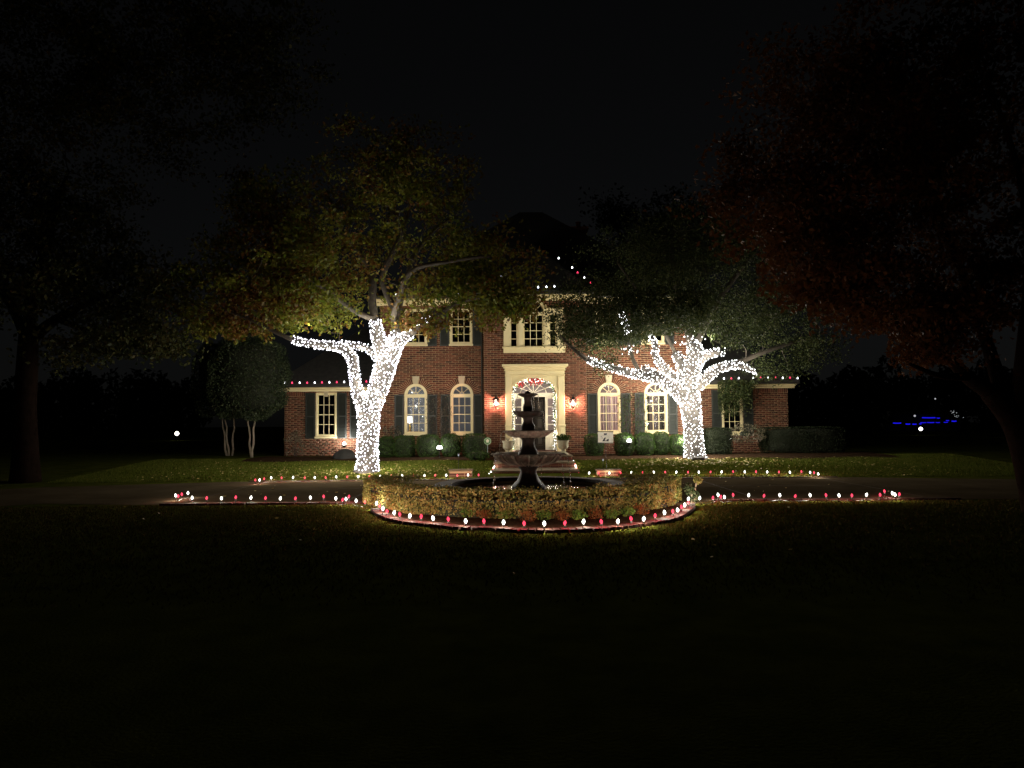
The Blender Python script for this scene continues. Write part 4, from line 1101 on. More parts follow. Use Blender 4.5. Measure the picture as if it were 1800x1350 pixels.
part('bowl', ftn, m_stone, lambda mb: mb.lathe(fc, bowl(62, 796.5, 818, 17), 120, 14, .055), True, label='widest scalloped bowl with ribbed petals')
def ribs(rim, v_rim, v_bot, rb, n, rad, k0=0):
    def f(mb):
        pr = bowl(rim, v_rim, v_bot, rb)[:10]
        for i in range(n):
            a = 2 * math.pi * (i + .5) / n
            mb.tube([(FX + (r + .004) * math.cos(a), FY + (r + .004) * math.sin(a), z) for r, z in pr], [rad * (.35 + .65 * j / 9) for j in range(10)], 5)
    return f
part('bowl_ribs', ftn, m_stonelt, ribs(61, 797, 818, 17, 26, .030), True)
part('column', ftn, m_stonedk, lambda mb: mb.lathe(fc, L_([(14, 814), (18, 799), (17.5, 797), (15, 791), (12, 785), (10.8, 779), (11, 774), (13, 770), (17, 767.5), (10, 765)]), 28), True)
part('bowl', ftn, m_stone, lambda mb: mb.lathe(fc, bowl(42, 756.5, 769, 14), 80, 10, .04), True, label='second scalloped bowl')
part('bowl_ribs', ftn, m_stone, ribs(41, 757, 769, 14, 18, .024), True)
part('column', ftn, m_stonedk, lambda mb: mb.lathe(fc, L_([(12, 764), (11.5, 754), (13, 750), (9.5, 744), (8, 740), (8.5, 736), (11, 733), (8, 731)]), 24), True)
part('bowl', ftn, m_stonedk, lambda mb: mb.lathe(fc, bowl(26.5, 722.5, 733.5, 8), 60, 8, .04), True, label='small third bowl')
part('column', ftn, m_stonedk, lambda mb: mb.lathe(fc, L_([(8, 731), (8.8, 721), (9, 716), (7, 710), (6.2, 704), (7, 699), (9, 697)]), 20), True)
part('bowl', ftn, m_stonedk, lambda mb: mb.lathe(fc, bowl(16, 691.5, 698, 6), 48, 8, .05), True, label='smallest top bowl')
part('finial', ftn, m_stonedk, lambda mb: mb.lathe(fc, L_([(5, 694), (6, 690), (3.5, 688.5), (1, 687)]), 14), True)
m_drop = bpy.data.materials.new('falling_water'); m_drop.use_nodes = True
_b = m_drop.node_tree.nodes['Principled BSDF']; _b.inputs['Base Color'].default_value = (.9, .92, .95, 1); _b.inputs['Roughness'].default_value = .05; _b.inputs['Transmission Weight'].default_value = .9; _b.inputs['IOR'].default_value = 1.33
for (r0, za, r1, zb, a) in ((62, 798, 72, 853, -.6), (62, 798, 74, 853, -.15), (61, 798, 70, 853, 2.6), (60, 798, 68, 853, 3.6), (62, 798, 73, 853, 5.0), (42, 757, 50, 796, -.3), (42, 757, 52, 796, 3.4), (41, 757, 48, 796, 4.4), (26, 723, 33, 756, -.5), (26, 723, 33, 756, 3.7), (16, 692, 20, 722, 0.1), (16, 692, 20, 722, -1.0), (16, 692, 20, 722, 3.2)):
    pts = []
    for k in range(9):
        t = k / 8; rr = fr_(r0 + (r1 - r0) * math.sqrt(t)); z = fz(za) + (fz(zb) - fz(za)) * t * t if k else fz(za)
        pts.append((FX + rr * math.cos(a), FY + rr * math.sin(a), z))
    part('water_stream', ftn, m_drop, lambda mb: mb.tube(pts, [.006 + .002 * math.sin(k * 2.1) for k in range(9)], 5), True)

# ================================================================== HEDGES AND SHRUBS
def hedge_arc():
    t = thing('clipped_hedge', 'low bronze and green clipped hedge curving round the front of the fountain pool', 'hedge', (0.15, 12.6, 0))
    # centre line from left rear over the front to right rear (degrees about the pool)
    C = Vector((0.17, 15.15)); path = []
    pts_px = [(-2.05, 16.15), (-2.62, 15.75), (-2.72, 15.0), (-2.35, 14.1), (-1.75, 13.35), (-.9, 12.75), (.15, 12.5), (1.25, 12.75), (2.2, 13.4), (2.8, 14.1), (3.08, 14.9), (2.95, 15.7), (2.35, 16.1)]
    sp = smooth_path([(Vector((x, y, 0)), 0) for x, y in pts_px], 8); line = [q[0] for q in sp]
    W, H = .52, .46
    def core(mb):
        n = len(line); vs = []; fs = []
        for i, p in enumerate(line):
            d = (line[min(i + 1, n - 1)] - line[max(i - 1, 0)]).normalized(); s = Vector((-d.y, d.x, 0)) * (W / 2 - .05)
            for q, z in ((p - s, .0), (p - s * .8, H - .2), (p + s * .8, H - .2), (p + s, 0)): vs.append((q.x, q.y, z))
        for i in range(n - 1):
            for j in range(3): fs.append((i * 4 + j, i * 4 + j + 1, i * 4 + 4 + j + 1, i * 4 + 4 + j))
        fs += [(0, 1, 2, 3), tuple(4 * (n - 1) + q for q in (3, 2, 1, 0))]
        mb.add(vs, fs)
    part('stems', t, m_core, core)  # solid dark core, added as the shade inside the leaves
    n = 46000; sl = np.array([(line[i + 1] - line[i]).length for i in range(len(line) - 1)]); idx = RNG.choice(len(line) - 1, size=n, p=sl / sl.sum()); f = RNG.uniform(0, 1, size=n)
    A = np.array([tuple(p) for p in line]); p = A[idx] * (1 - f[:, None]) + A[idx + 1] * f[:, None]
    d = A[idx + 1] - A[idx]; d /= np.linalg.norm(d, axis=1, keepdims=True); s = np.stack([-d[:, 1], d[:, 0], 0 * d[:, 0]], 1)
    side = RNG.uniform(0, 1, size=n); c = np.empty((n, 3)); lat = np.where(side < .4, -1, np.where(side < .6, 1, 0))
    latoff = np.where(lat != 0, lat * (W / 2 - np.abs(RNG.normal(0, .035, size=n))), RNG.uniform(-W / 2, W / 2, size=n))
    wob = .035 * np.sin(p[:, 0] * 5.1) + .03 * np.sin(p[:, 1] * 7.3 + p[:, 0] * 3)
    z = np.where(lat != 0, RNG.uniform(.05, 1, size=n) * H, H - np.abs(RNG.normal(0, .03, size=n)) + (RNG.uniform(0, 1, size=n) < .12) * RNG.uniform(0, .07, size=n))
    c = p + s * (latoff + wob)[:, None]; c[:, 2] = z + .02 * np.sin(p[:, 0] * 9)
    # a few ends
    c = c[(c[:, 2] < .28) | (RNG.uniform(0, 1, len(c)) < .34)]
    leafobj('foliage', t, c, .046, lf_hedge, aspect=1.6)
    return t
hedge_arc()
def shrub(name, label, cat, c, rx, ry, rz, n, size, mat, group=None, boxy=3.0, core=.86, rough=.07, aspect=1.6, zbase=None):
    """dense clipped shrub: super-ellipsoid shell of leaves over a dark core"""
    t = thing(name, label, cat, (c[0], c[1], c[2]), group)
    d = RNG.normal(size=(n, 3)); d /= np.linalg.norm(d, axis=1, keepdims=True)
    k = (np.sum(np.abs(d) ** boxy, axis=1, keepdims=True)) ** (-1 / boxy)
    ph = RNG.uniform(0, 6, size=3)
    lump = 1 + rough * (np.sin(d[:, :1] * 7 + ph[0]) * np.sin(d[:, 1:2] * 6 + ph[1]) + .6 * np.sin(d[:, 2:3] * 9 + ph[2]))
    r = k * lump * (1 - np.abs(RNG.normal(0, .045, size=(n, 1))))
    q = d * r * np.array([rx, ry, rz]) + np.array([c[0], c[1], c[2] + rz])
    q = q[q[:, 2] > c[2] + .02]
    leafobj('foliage', t, q, size, mat, aspect=aspect)
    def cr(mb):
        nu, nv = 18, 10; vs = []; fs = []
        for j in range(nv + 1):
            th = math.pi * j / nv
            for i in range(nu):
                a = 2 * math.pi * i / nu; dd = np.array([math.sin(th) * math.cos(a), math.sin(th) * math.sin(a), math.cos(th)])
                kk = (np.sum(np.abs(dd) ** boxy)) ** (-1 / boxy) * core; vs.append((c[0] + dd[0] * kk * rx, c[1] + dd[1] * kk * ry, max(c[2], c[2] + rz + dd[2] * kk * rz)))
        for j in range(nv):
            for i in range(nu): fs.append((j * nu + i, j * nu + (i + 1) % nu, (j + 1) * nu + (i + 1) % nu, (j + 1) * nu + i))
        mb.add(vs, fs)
    part('stems', t, m_core, cr, True)  # closed dark body: shade within the shrub put into its colour
    return t
YS = 27.4
def boxw(u0, u1, vt, vb, label, y=YS):
    a, b = XU(u0, y), XU(u1, y); zt = ZV(vt, y, (u0 + u1) / 2); zb = max(ZV(vb, y, (u0 + u1) / 2), .30)
    zb = .32; shrub('boxwood_shrub', label, 'shrub', ((a + b) / 2, y, zb), (b - a) / 2, .5, (zt - zb) / 2, 5200, .035, lf_box, 'clipped boxwood shrubs under the windows', 3.2)
boxw(665, 694, 768, 802, 'dark round boxwood nearest the lit left tree trunk')
boxw(693, 730, 765, 802, 'round boxwood under the leftmost arched window')
boxw(733, 772, 763, 802, 'round boxwood just left of the bright flood light')
boxw(775, 810, 762, 802, 'round boxwood just right of the bright flood light')
boxw(812, 857, 762, 800, 'wide round boxwood beside the green octagonal sign')
boxw(1027, 1061, 762, 800, 'round boxwood behind the white yard sign')
boxw(1080, 1113, 761, 800, 'round boxwood between the yard sign and the right flood light')
boxw(1115, 1149, 760, 799, 'round boxwood left under the rightmost arched window')
boxw(1143, 1178, 760, 798, 'round boxwood right under the rightmost arched window', YS + .25)
boxw(1175, 1208, 764, 798, 'round boxwood touching the lit right tree trunk')
q = G(840, 812, .3); shrub('low_shrub', 'low leafy shrub at the left foot of the steps below the big boxwood', 'shrub', (XU(840, 26), 26, .27), .38, .3, .16, 1500, .05, lf_box, boxy=2.2, rough=.15)
# right hand hedge in front of the right wing
hz0 = .3
def long_hedge(u0, u1, vt, y, n, label, mat, lf=.045):
    a, b = XU(u0, y), XU(u1, y); zt = ZV(vt, y, (u0 + u1) / 2)
    shrub('hedge', label, 'hedge', ((a + b) / 2, y, hz0), (b - a) / 2, .45, (zt - hz0) / 2, n, lf, mat, boxy=7, rough=.03)
long_hedge(1238, 1283, 752, 28.0, 7000, 'dark clipped hedge just right of the lit right tree', lf_hdk)
long_hedge(1336, 1482, 750, 28.6, 16000, 'long dark hedge running right past the end of the house', lf_hdk)
shrub('camellia_shrub', 'open leafy shrub glowing from the light behind it between two dark hedges', 'shrub', (XU(1310, 28.3), 28.3, .75), .72, .4, .34, 1500, .06, lf_rose, boxy=2.5, core=.3, rough=.2)
# far left shrubs: two small topiary trees
def topiary(u, v0, v1, wpx, y, n, label, trunks, mat=lf_topi):
    x = XU(u, y, 700); zt, zb = P(u, v0, y).z, P(u, v1, y).z; r_ = wpx * y / F / 2
    t = thing('small_tree', label, 'tree', (x, y, .3))
    for (ub, ut) in trunks:
        p0, p1 = P(ub, 800, y), P(ut, v1 - 8, y); p0.z = .28
        s = [(p0.lerp(p1, k / 6) + Vector((.03 * math.sin(k * 2 + ub), 0, 0)), .05 - .004 * k) for k in range(7)]
        part('trunk', t, m_barkpale, lambda mb: mb.tube([p for p, r in s], [r for p, r in s], 8), True)
    d = RNG.normal(size=(n, 3)); d /= np.linalg.norm(d, axis=1, keepdims=True); k = (np.sum(np.abs(d) ** 3.0, axis=1, keepdims=True)) ** (-1 / 3.0)
    lump = 1 + .08 * np.sin(d[:, :1] * 8) * np.sin(d[:, 2:3] * 7 + 1)
    c = d * k * lump * (1 - np.abs(RNG.normal(0, .09, size=(n, 1)))) * np.array([r_, r_ * .9, (zt - zb) / 2]) + np.array([x, y, (zt + zb) / 2])
    leafobj('crown', t, c, .075, mat)
    def cr(mb):
        mb.lathe((x, y, zb), [(r_ * a_, (zt - zb) * b_) for a_, b_ in ((.05, .12), (.6, .16), (.78, .35), (.8, .7), (.62, .86), (.05, .9))], 16)
    part('branches', t, m_core, cr, True)  # dark solid filling the crown, inner shade put into its colour
topiary(438, 592, 738, 132, 29.0, 15000, 'clipped tree with a square dense crown and pale forked trunks left of the house', ((441, 436), (443, 448)))
topiary(392, 600, 735, 100, 30.5, 9000, 'darker clipped tree just behind the left one, almost lost in the dark', ((402, 395), (408, 412), (398, 390)))

def twiggy(name, label, cat, u, y, v_top, wpx, ntw, leafn, lsize, lmat, bark, zb=.32, flat=.15, stems=4):
    x = XU(u, y); zt = P(u, v_top, y).z; t = thing(name, label, cat, (x, y, zb)); w2 = wpx * y / F / 2
    mbp = []
    for s_ in range(stems):
        a = (s_ / max(stems - 1, 1) - .5) * 2; p = Vector((x + a * .05, y, zb)); path = [(p.copy(), .014)]
        for k in range(1, 7):
            f = k / 6; path.append((Vector((x + a * w2 * .7 * f ** .8 + RNG.normal() * .03, y + RNG.normal() * flat * .3, zb + (zt - zb) * f * (1 - .15 * abs(a)))), .014 - .0017 * k))
        mbp.append(path)
    nodes = [[q[0], q[1]] for pth in mbp for q in pth[1:]]
    tg = [(x + RNG.uniform(-1, 1) * w2, y + RNG.normal() * flat, zb + (zt - zb) * RNG.uniform(.15, 1)) for _ in range(ntw)]
    segs = grow(nodes, tg, .15)
    def f(mb):
        for s in mbp: mb.tube([p for p, r in s], [r for p, r in s], 5)
    part('stems', t, bark, f)
    def f2(mb):
        for s in segs: mb.tube([p for p, r in s], [min(r, .013) for p, r in s], 4, cap=False)
    part('twigs', t, bark, f2, kind='stuff')
    if leafn:
        tga = np.array(tg); c = tga[RNG.integers(0, ntw, size=leafn)] + RNG.normal(size=(leafn, 3)) * .05
        leafobj('foliage', t, c, lsize, lmat)
    return t
m_twig = surf('twig', (.03, .02, .014), (.075, .05, .035), 10, .9, 0)
twiggy('bare_shrub', 'bare twiggy shrub trained on the brick between the two left arched windows', 'shrub', 770, 28.2, 690, 46, 260, 500, .04, lf_rose, m_twig, stems=7)
twiggy('climbing_shrub', 'sparse leafy shrub on the brick between the two right arched windows', 'shrub', 1113, 28.2, 690, 52, 220, 700, .06, lf_box, m_twig, stems=7)
twiggy('rose_bush', 'scraggly rose bush at the far left corner of the house', 'bush', 520, 28.6, 756, 34, 60, 520, .06, lf_rose, m_twig)
twiggy('rose_bush', 'thin leggy rose bush under the window of the left wing', 'bush', 568, 28.6, 772, 46, 50, 240, .05, lf_rose, m_twig, flat=.2)
twiggy('leafy_plant', 'pale spiky plant between the lit left trunk and the first arched window', 'plant', 688, 28.3, 748, 30, 60, 300, .08, lf_rose, m_twig)
# small two headed shrub on the ring's right side
q = G(1221, 884, 0)
t2 = thing('potted_shrub', 'small two headed shrub standing at the right end of the fountain lights', 'shrub', (q.x, q.y, 0))
def stem2(mb):
    mb.tube([(q.x - .05, q.y, 0), (q.x - .06, q.y, .2), (q.x - .11, q.y, .33)], [.03, .02, .012], 7); mb.tube([(q.x, q.y, 0), (q.x + .01, q.y, .25), (q.x + .06, q.y, .48)], [.03, .02, .012], 7)
part('stems', t2, m_barkpale, stem2)
c1 = blob_points([((q.x - .09, q.y, .26), .12, .12, .13, 420), ((q.x + .0, q.y, .12), .12, .1, .14, 300)], .6)
leafobj('foliage', t2, c1, .05, lf_topi)
leafobj('foliage', t2, blob_points([((q.x + .07, q.y, .44), .09, .09, .08, 330)], .6), .04, lf_hedge, label='bronze upper head')
# bedding plants at the foot of the hedge
BP = [(765, 897, 0, 'orange'), (800, 896, 1, 'green'), (823, 901, 1, 'green'), (850, 903, 0, 'red'), (888, 903, 1, 'green'), (928, 907, 0, 'orange'), (956, 905, 1, 'green'), (990, 906, 0, 'red'), (1018, 905, 1, 'yellow green'), (1048, 903, 0, 'orange'), (1075, 903, 1, 'green'), (1104, 899, 1, 'yellow green'), (1128, 896, 0, 'orange')]
where = ['leftmost of the orange bedding plants before the hedge', 'leftmost green bedding plant at the hedge foot', 'second green bedding plant from the left at the hedge foot', 'left one of two red bedding plants at the hedge foot', 'bright green bedding plant left of the fountain axis', 'tall orange bedding plant right below the fountain axis', 'bright green bedding plant just right of the fountain axis', 'right one of two red bedding plants at the hedge foot', 'left one of two yellow green bedding plants at the hedge foot', 'orange bedding plant between two green ones right of centre', 'last plain green bedding plant towards the right', 'right one of two yellow green bedding plants at the hedge foot', 'rightmost of the orange bedding plants before the hedge']
for (u, v, g_, cn), lb in zip(BP, where):
    p = G(u, v, .10); t = thing('bedding_plant', lb, 'plant', (p.x, p.y + .05, .014), 'small bedding plants at the foot of the hedge')
    c = blob_points([((p.x, p.y + .05, .09), .15, .10, .085 + .05 * (cn == 'orange'), 260)], .6)
    leafobj('foliage', t, c, .036, lf_green if g_ else lf_orange, kind='stuff')
    part('stems', t, m_wire, lambda mb: [mb.tube([(p.x + .05 * math.cos(a), p.y + .05, .0), (p.x + .1 * math.cos(a), p.y + .05 + .05 * math.sin(a), .12)], .004, 4) for a in (0, 1.3, 2.6, 3.9, 5.2)])

# ================================================================== TREES
def limb(pts, Y, dy=0.0, ddy=0.0):
    n = len(pts); return [(P(u, v, Y + dy + ddy * i / max(n - 1, 1)), r * Y / F) for i, (u, v, r) in enumerate(pts)]
YT = 22.6
tb_ = P(645, 829, YT)
trunkL = smooth_path(limb([(643, 834, 24), (645, 826, 19.5), (646, 812, 17.5), (646, 780, 16.3), (648, 750, 16.8), (647, 728, 18), (645, 706, 17)], YT), 3)
A = limb([(641, 716, 12), (631, 697, 9.5), (625, 672, 7.8), (622, 648, 7.2), (617, 626, 7.6), (603, 613, 7), (585, 608, 6.5), (560, 606, 5.8), (535, 602, 5), (514, 597, 4.2)], YT, -.1, -.9)
A_ext = limb([(514, 597, 4), (480, 582, 3.2), (440, 562, 2.6), (395, 545, 2)], YT, -1.0, -.6)
A2 = limb([(664, 628, 7), (650, 615, 5.5), (632, 609, 5), (612, 606, 4.8), (596, 604, 4.5)], YT, .25, .4)
B = limb([(652, 716, 15), (662, 692, 15.5), (671, 665, 16.5), (678, 640, 17.5), (686, 618, 17), (694, 603, 13)], YT, .0, .3)
B1 = limb([(680, 640, 12), (668, 605, 11.5), (662, 582, 10), (659, 564, 8.6)], YT, .1, .2)
B1x = limb([(659, 564, 8), (654, 530, 7.5), (655, 495, 7), (648, 470, 5.5), (625, 435, 4.5), (598, 400, 3.5), (580, 350, 2.5)], YT, .3, .8)
B2 = limb([(690, 612, 12), (704, 598, 9), (716, 591, 7), (724, 586, 5)], YT, .2, -.3)
B2x = limb([(724, 586, 5), (760, 560, 4), (800, 535, 3.5), (850, 520, 2.5)], YT, -.1, -1.2)
B3 = limb([(692, 606, 11), (697, 584, 8.5)], YT, .3, .1)
B3x = limb([(697, 584, 8), (690, 540, 6.5), (672, 490, 6), (690, 445, 5), (706, 410, 4), (718, 370, 3), (722, 320, 2)], YT, .4, .6)
B4x = limb([(694, 570, 6), (712, 500, 5), (728, 450, 4.2), (762, 405, 3.2), (800, 380, 2.4)], YT, .5, 1.2)
B5x = limb([(659, 562, 6), (620, 545, 4.5), (575, 510, 3.4), (520, 480, 2.4)], YT, .3, -1.5)
B6x = limb([(690, 560, 6), (720, 480, 4.4), (790, 460, 3.2), (860, 450, 2.4)], YT, .3, -2.2)
p_ = F / YT
def ell(u, v, ru, rv, Y, dy, n): c = P(u, v, Y); return (tuple(c), ru * Y / F, dy, rv * Y / F, n)
ellL = [ell(620, 420, 235, 130, YT + .2, 3.4, 170), ell(690, 310, 165, 95, YT + .4, 2.6, 90), ell(430, 520, 130, 75, YT - .4, 2.6, 90), ell(520, 470, 150, 95, YT - .8, 2.8, 90), ell(830, 470, 120, 75, YT - .2, 2.6, 75),
        ell(870, 530, 75, 42, YT - .6, 1.6, 36), ell(780, 530, 80, 40, YT - .6, 1.6, 34), ell(560, 545, 120, 42, YT - .6, 2.0, 60), ell(400, 582, 70, 30, YT - .8, 1.4, 34), ell(480, 365, 110, 70, YT, 2.4, 40), ell(740, 560, 45, 26, YT - .2, .8, 20), ell(700, 560, 30, 20, YT + .5, .6, 8), ell(905, 535, 55, 30, YT - .6, 1.0, 30)]
def px(q):
    d = Vector(q) - EYE; c = M3.transposed() @ d
    return (CX + F * c.x / -c.z, CY - F * c.y / -c.z)
def cutL(q):
    """nothing grows below the browse line of the crown"""
    u, v = px(q)
    lim = 596 if u < 520 else (594 if u < 600 else (585 if u < 655 else (612 if u < 735 else (588 if u < 800 else (600 if u < 885 else (575 if u < 945 else 540))))))
    lim += 9 * math.sin(u * .11) + 5 * math.sin(u * .37)
    if v > lim: return True
    # the middle of the crown is thin, its boughs show
    if 585 < u < 790 and 360 < v < 560 and q[1] < YT + .6: return RNG.uniform() < .5
    return False
tree('lit_tree', 'broad autumn tree with a forked trunk wrapped in white lights left of the fountain', 'tree', tuple(tb_), trunkL, [A, A2, B, B1, B2, B3, A_ext, B1x, B2x, B3x, B4x, B5x, B6x], ellL, 50000, .125, lf_autumn, m_bark, 6, sigma=.25, cuts=cutL, shell=.55)
strL = thing('string_lights', 'white string lights wound densely round the left tree trunk and its forks', 'string lights', tuple(tb_))
ptsL = []
trl = limb([(645, 826, 19.5), (646, 812, 17.5), (646, 780, 16.3), (648, 750, 16.8), (647, 728, 18), (645, 706, 17)], YT)
for path, sp in ((trl, .094), (A, .088), (A2, .1), (B, .092), (B1, .092), (B2, .088), (B3, .09)): ptsL += wrap_points(path, sp)
for _ in range(10): ptsL.append(P(745 + RNG.normal() * 5, 566 + RNG.normal() * 5, YT - .5))
bulbs_mesh(ptsL, .0220, e_tree_l, strL)
def wires(paths):
    def f(mb):
        for path in paths:
            s = smooth_path(path, 6); pts = []; ang = 0
            for i in range(len(s) - 1):
                (p, r), (q_, r2) = s[i], s[i + 1]; L = (q_ - p).length; t = (q_ - p).normalized(); a = t.cross(Vector((0, 1, .1))).normalized(); b = t.cross(a).normalized()
                turns = L / .11; m = max(3, int(turns * 9))
                for k in range(m):
                    ang += 2 * math.pi * turns / m; fr = k / m; rr = (r + (r2 - r) * fr) + .014
                    pts.append(p.lerp(q_, fr) + (a * math.cos(ang) + b * math.sin(ang)) * rr)
            mb.tube(pts, .006, 3, cap=False)
    return f
nL = string_lamps(strL, [trl, A, B, B1, B2], .30, P_TREE_L)
print('lamps left', nL, len(ptsL))
part('wire', strL, m_wire, wires([trl, A, A2, B, B1, B2, B3]))

YR = 26.2
trunkR = smooth_path(limb([(1224, 812, 24), (1222, 806, 19), (1221, 795, 16.5), (1219, 765, 14.5), (1216, 735, 15), (1213, 708, 17), (1211, 690, 16)], YR), 3)
r1 = limb([(1206, 703, 13), (1192, 687, 12), (1170, 673, 10), (1145, 663, 8), (1110, 656, 6.3), (1075, 646, 5), (1050, 639, 4.8), (1031, 632, 4)], YR, 0, -1.2)
r1x = limb([(1031, 632, 4), (1010, 615, 3), (985, 590, 2)], YR, -1.2, -.4)
r1b = limb([(1172, 671, 7), (1150, 656, 5.5), (1130, 647, 4.5)], YR, -.5, -.2)
r2 = limb([(1196, 685, 10), (1178, 660, 8.5), (1163, 642, 7), (1152, 626, 5), (1152, 607, 4.5), (1144, 593, 4)], YR, .2, .5)
r2x = limb([(1144, 593, 4), (1120, 560, 3), (1090, 530, 2)], YR, .7, .4)
c1_ = limb([(1209, 692, 13), (1204, 660, 11), (1196, 637, 9), (1187, 620, 7)], YR, .1, .3)
c2_ = limb([(1213, 694, 15), (1216, 655, 13.5), (1222, 622, 13), (1217, 602, 10)], YR, 0, .1)
c2x = limb([(1217, 602, 10), (1205, 560, 8), (1190, 500, 6), (1180, 440, 4), (1190, 380, 2.5)], YR, .1, .8)
c1x = limb([(1187, 620, 3.6), (1160, 570, 3), (1120, 510, 2.6), (1085, 460, 2.4)], YR, .4, -.6)
c3x = limb([(1220, 610, 8), (1250, 550, 6), (1290, 490, 4.2), (1330, 440, 2.6)], YR, .1, -.8)
r3 = limb([(1219, 688, 8), (1235, 671, 8), (1250, 656, 8), (1268, 646, 7.5), (1290, 641, 6), (1308, 645, 4), (1328, 655, 1.5)], YR, -.1, -.9)
r3x = limb([(1290, 641, 5), (1340, 620, 4), (1400, 600, 2.6)], YR, -.7, -.4)
r4 = limb([(1222, 645, 9), (1235, 629, 7.5), (1250, 622, 6.5), (1268, 618, 5)], YR, 0, -.4)
spur = limb([(1106, 585, 4), (1098, 566, 3.6), (1091, 549, 3)], YR, -1.0, -.2)
spur2 = limb([(1128, 660, 4), (1112, 630, 3.6), (1105, 600, 3.4), (1106, 585, 3.4)], YR, -.6, -.3)
ellR = [ell(1190, 480, 175, 110, YR, 3.0, 150), ell(1050, 545, 85, 62, YR - .8, 2.0, 62), ell(1330, 560, 130, 72, YR - .6, 2.6, 95), ell(1140, 570, 110, 38, YR - 1.2, 1.4, 50), ell(1425, 610, 55, 42, YR - .6, 1.4, 24), ell(1120, 440, 90, 60, YR, 2.0, 40), ell(1300, 430, 110, 70, YR, 2.4, 50), ell(1010, 585, 40, 30, YR - 1, 1, 16), ell(1062, 592, 55, 36, YR - 1.0, 1.0, 34), ell(1130, 585, 60, 26, YR - .9, .9, 26), ell(1285, 690, 60, 38, 28.9, .5, 60), ell(1215, 548, 66, 30, YR - 1.2, .7, 46), ell(1000, 560, 34, 40, YR - 1, .8, 20), ell(1135, 530, 120, 26, YR - 1.5, .8, 60), ell(1350, 650, 60, 22, YR, 1.0, 16), ell(1240, 380, 80, 45, YR, 1.6, 24), ell(1060, 630, 14, 26, YR - 1.4, .4, 5)]
def cutR(q):
    u, v = px(q)
    if 1195 < u < 1250 and v > 590 + 6 * math.sin(u * .5) : return True
    if 1140 < u <= 1195 and v > 590: return True
    if 1250 <= u < 1262 and v > 640: return True
    if 1228 < u < 1335 and 615 + 3 * math.sin(u) < v < 668 and u < 1320: return RNG.uniform() < .8
    lim = 640 if u < 1025 else (628 if u < 1080 else (640 if u <= 1140 else (745 if u < 1322 else (680 if u < 1420 else 665))))
    if 1043 < u < 1078: lim = 690
    return v > lim + 8 * math.sin(u * .13)
tr_base = P(1223, 808, YR)
tree('lit_tree', 'evergreen oak whose trunk and low limbs are wrapped in lights right of the fountain', 'tree', tuple(tr_base), trunkR, [r1, r1b, r2, c1_, c2_, r3, r4, r1x, r2x, c2x, c1x, c3x, r3x, spur, spur2], ellR, 88000, .075, lf_oak, m_bark, 7, sigma=.31, cuts=cutR, shell=.6)
strR = thing('string_lights', 'white string lights wound round the right tree trunk and its spreading limbs', 'string lights', tuple(tr_base))
trr = limb([(1222, 806, 19), (1221, 795, 16.5), (1219, 765, 14.5), (1216, 735, 15), (1213, 708, 17), (1211, 690, 16)], YR)
ptsR = []
for path, sp in ((trr, .112), (r1, .10), (r1b, .105), (r2, .105), (c1_, .13), (c2_, .11), (r3, .10), (r4, .105), (spur, .09)): ptsR += wrap_points(path, sp)
for _ in range(14): ptsR.append(P(1107 + RNG.normal() * 7, 616 + RNG.normal() * 4, YR - .9))
for (u0, u1, v0, v1, n_) in ((1300, 1330, 643, 657, 16), (1186, 1240, 590, 606, 22), (1255, 1275, 614, 622, 8), (1138, 1150, 588, 600, 8), (1125, 1140, 642, 652, 8), (1022, 1034, 627, 636, 6)):
    for k in range(n_): f_ = RNG.uniform(); ptsR.append(P(u0 + (u1 - u0) * f_, (v0 + (v1 - v0) * (f_ if u0 in (1300, 1022) else RNG.uniform())) + RNG.normal() * 1.5, YR - .2 + RNG.normal() * .15))
for u, v in ((1215, 576), (1221, 582), (1098, 588), (1104, 594), (1120, 620)): ptsR.append(P(u, v, YR - .6))
bulbs_mesh(ptsR, .0235, e_tree_r, strR)
nR = string_lamps(strR, [trr, r1, r2, c2_, r3], .36, P_TREE_R)
print('lamps right', nR, len(ptsR))
part('wire', strR, m_wire, wires([trr, r1, r2, c1_, c2_, r3, r4]))

# big rust coloured tree in the right foreground, only faintly lit
YF = 12.5
tf = G(1840, 905, 0); tf = Vector((P(1835, 800, YF).x, YF, 0))
def lf_(pts, dy=0, ddy=0): return limb(pts, YF, dy, ddy)
trk = smooth_path([(Vector((tf.x, YF, -.05)), .36)] + lf_([(1822, 860, 27), (1805, 800, 23), (1782, 740, 21), (1740, 690, 17)]), 3)
L1 = lf_([(1745, 692, 15), (1700, 662, 12), (1650, 612, 8), (1590, 575, 6), (1540, 550, 4), (1480, 500, 3)], 0, .6)
L2 = lf_([(1770, 720, 15), (1740, 620, 11), (1700, 500, 8), (1650, 380, 5), (1600, 240, 3)], 0, .6)
L3 = lf_([(1785, 745, 14), (1800, 600, 11), (1810, 450, 8), (1790, 300, 5), (1740, 150, 3)], 0, -1)
L4 = lf_([(1700, 662, 8), (1650, 660, 5), (1600, 640, 3)], 0, -.6)
ellF = [ell(1430, 390, 175, 150, YF + .8, 2.2, 80), ell(1620, 300, 230, 210, YF + .6, 2.4, 120), ell(1480, 160, 200, 150, YF + .8, 2.2, 70), ell(1700, 90, 220, 150, YF, 2.2, 60), ell(1480, 500, 120, 60, YF + .6, 1.4, 50), ell(1620, 560, 150, 50, YF + .3, 1.4, 46), ell(1750, 480, 120, 110, YF, 1.6, 34), ell(1640, 615, 90, 30, YF, .8, 12), ell(1300, 330, 50, 90, YF + 1, 1, 16)]
def cutF(q):
    u, v = px(q); lim = 450 if u < 1330 else (540 if u < 1420 else (600 if u < 1560 else 655))
    return v > lim + 14 * math.sin(u * .06)
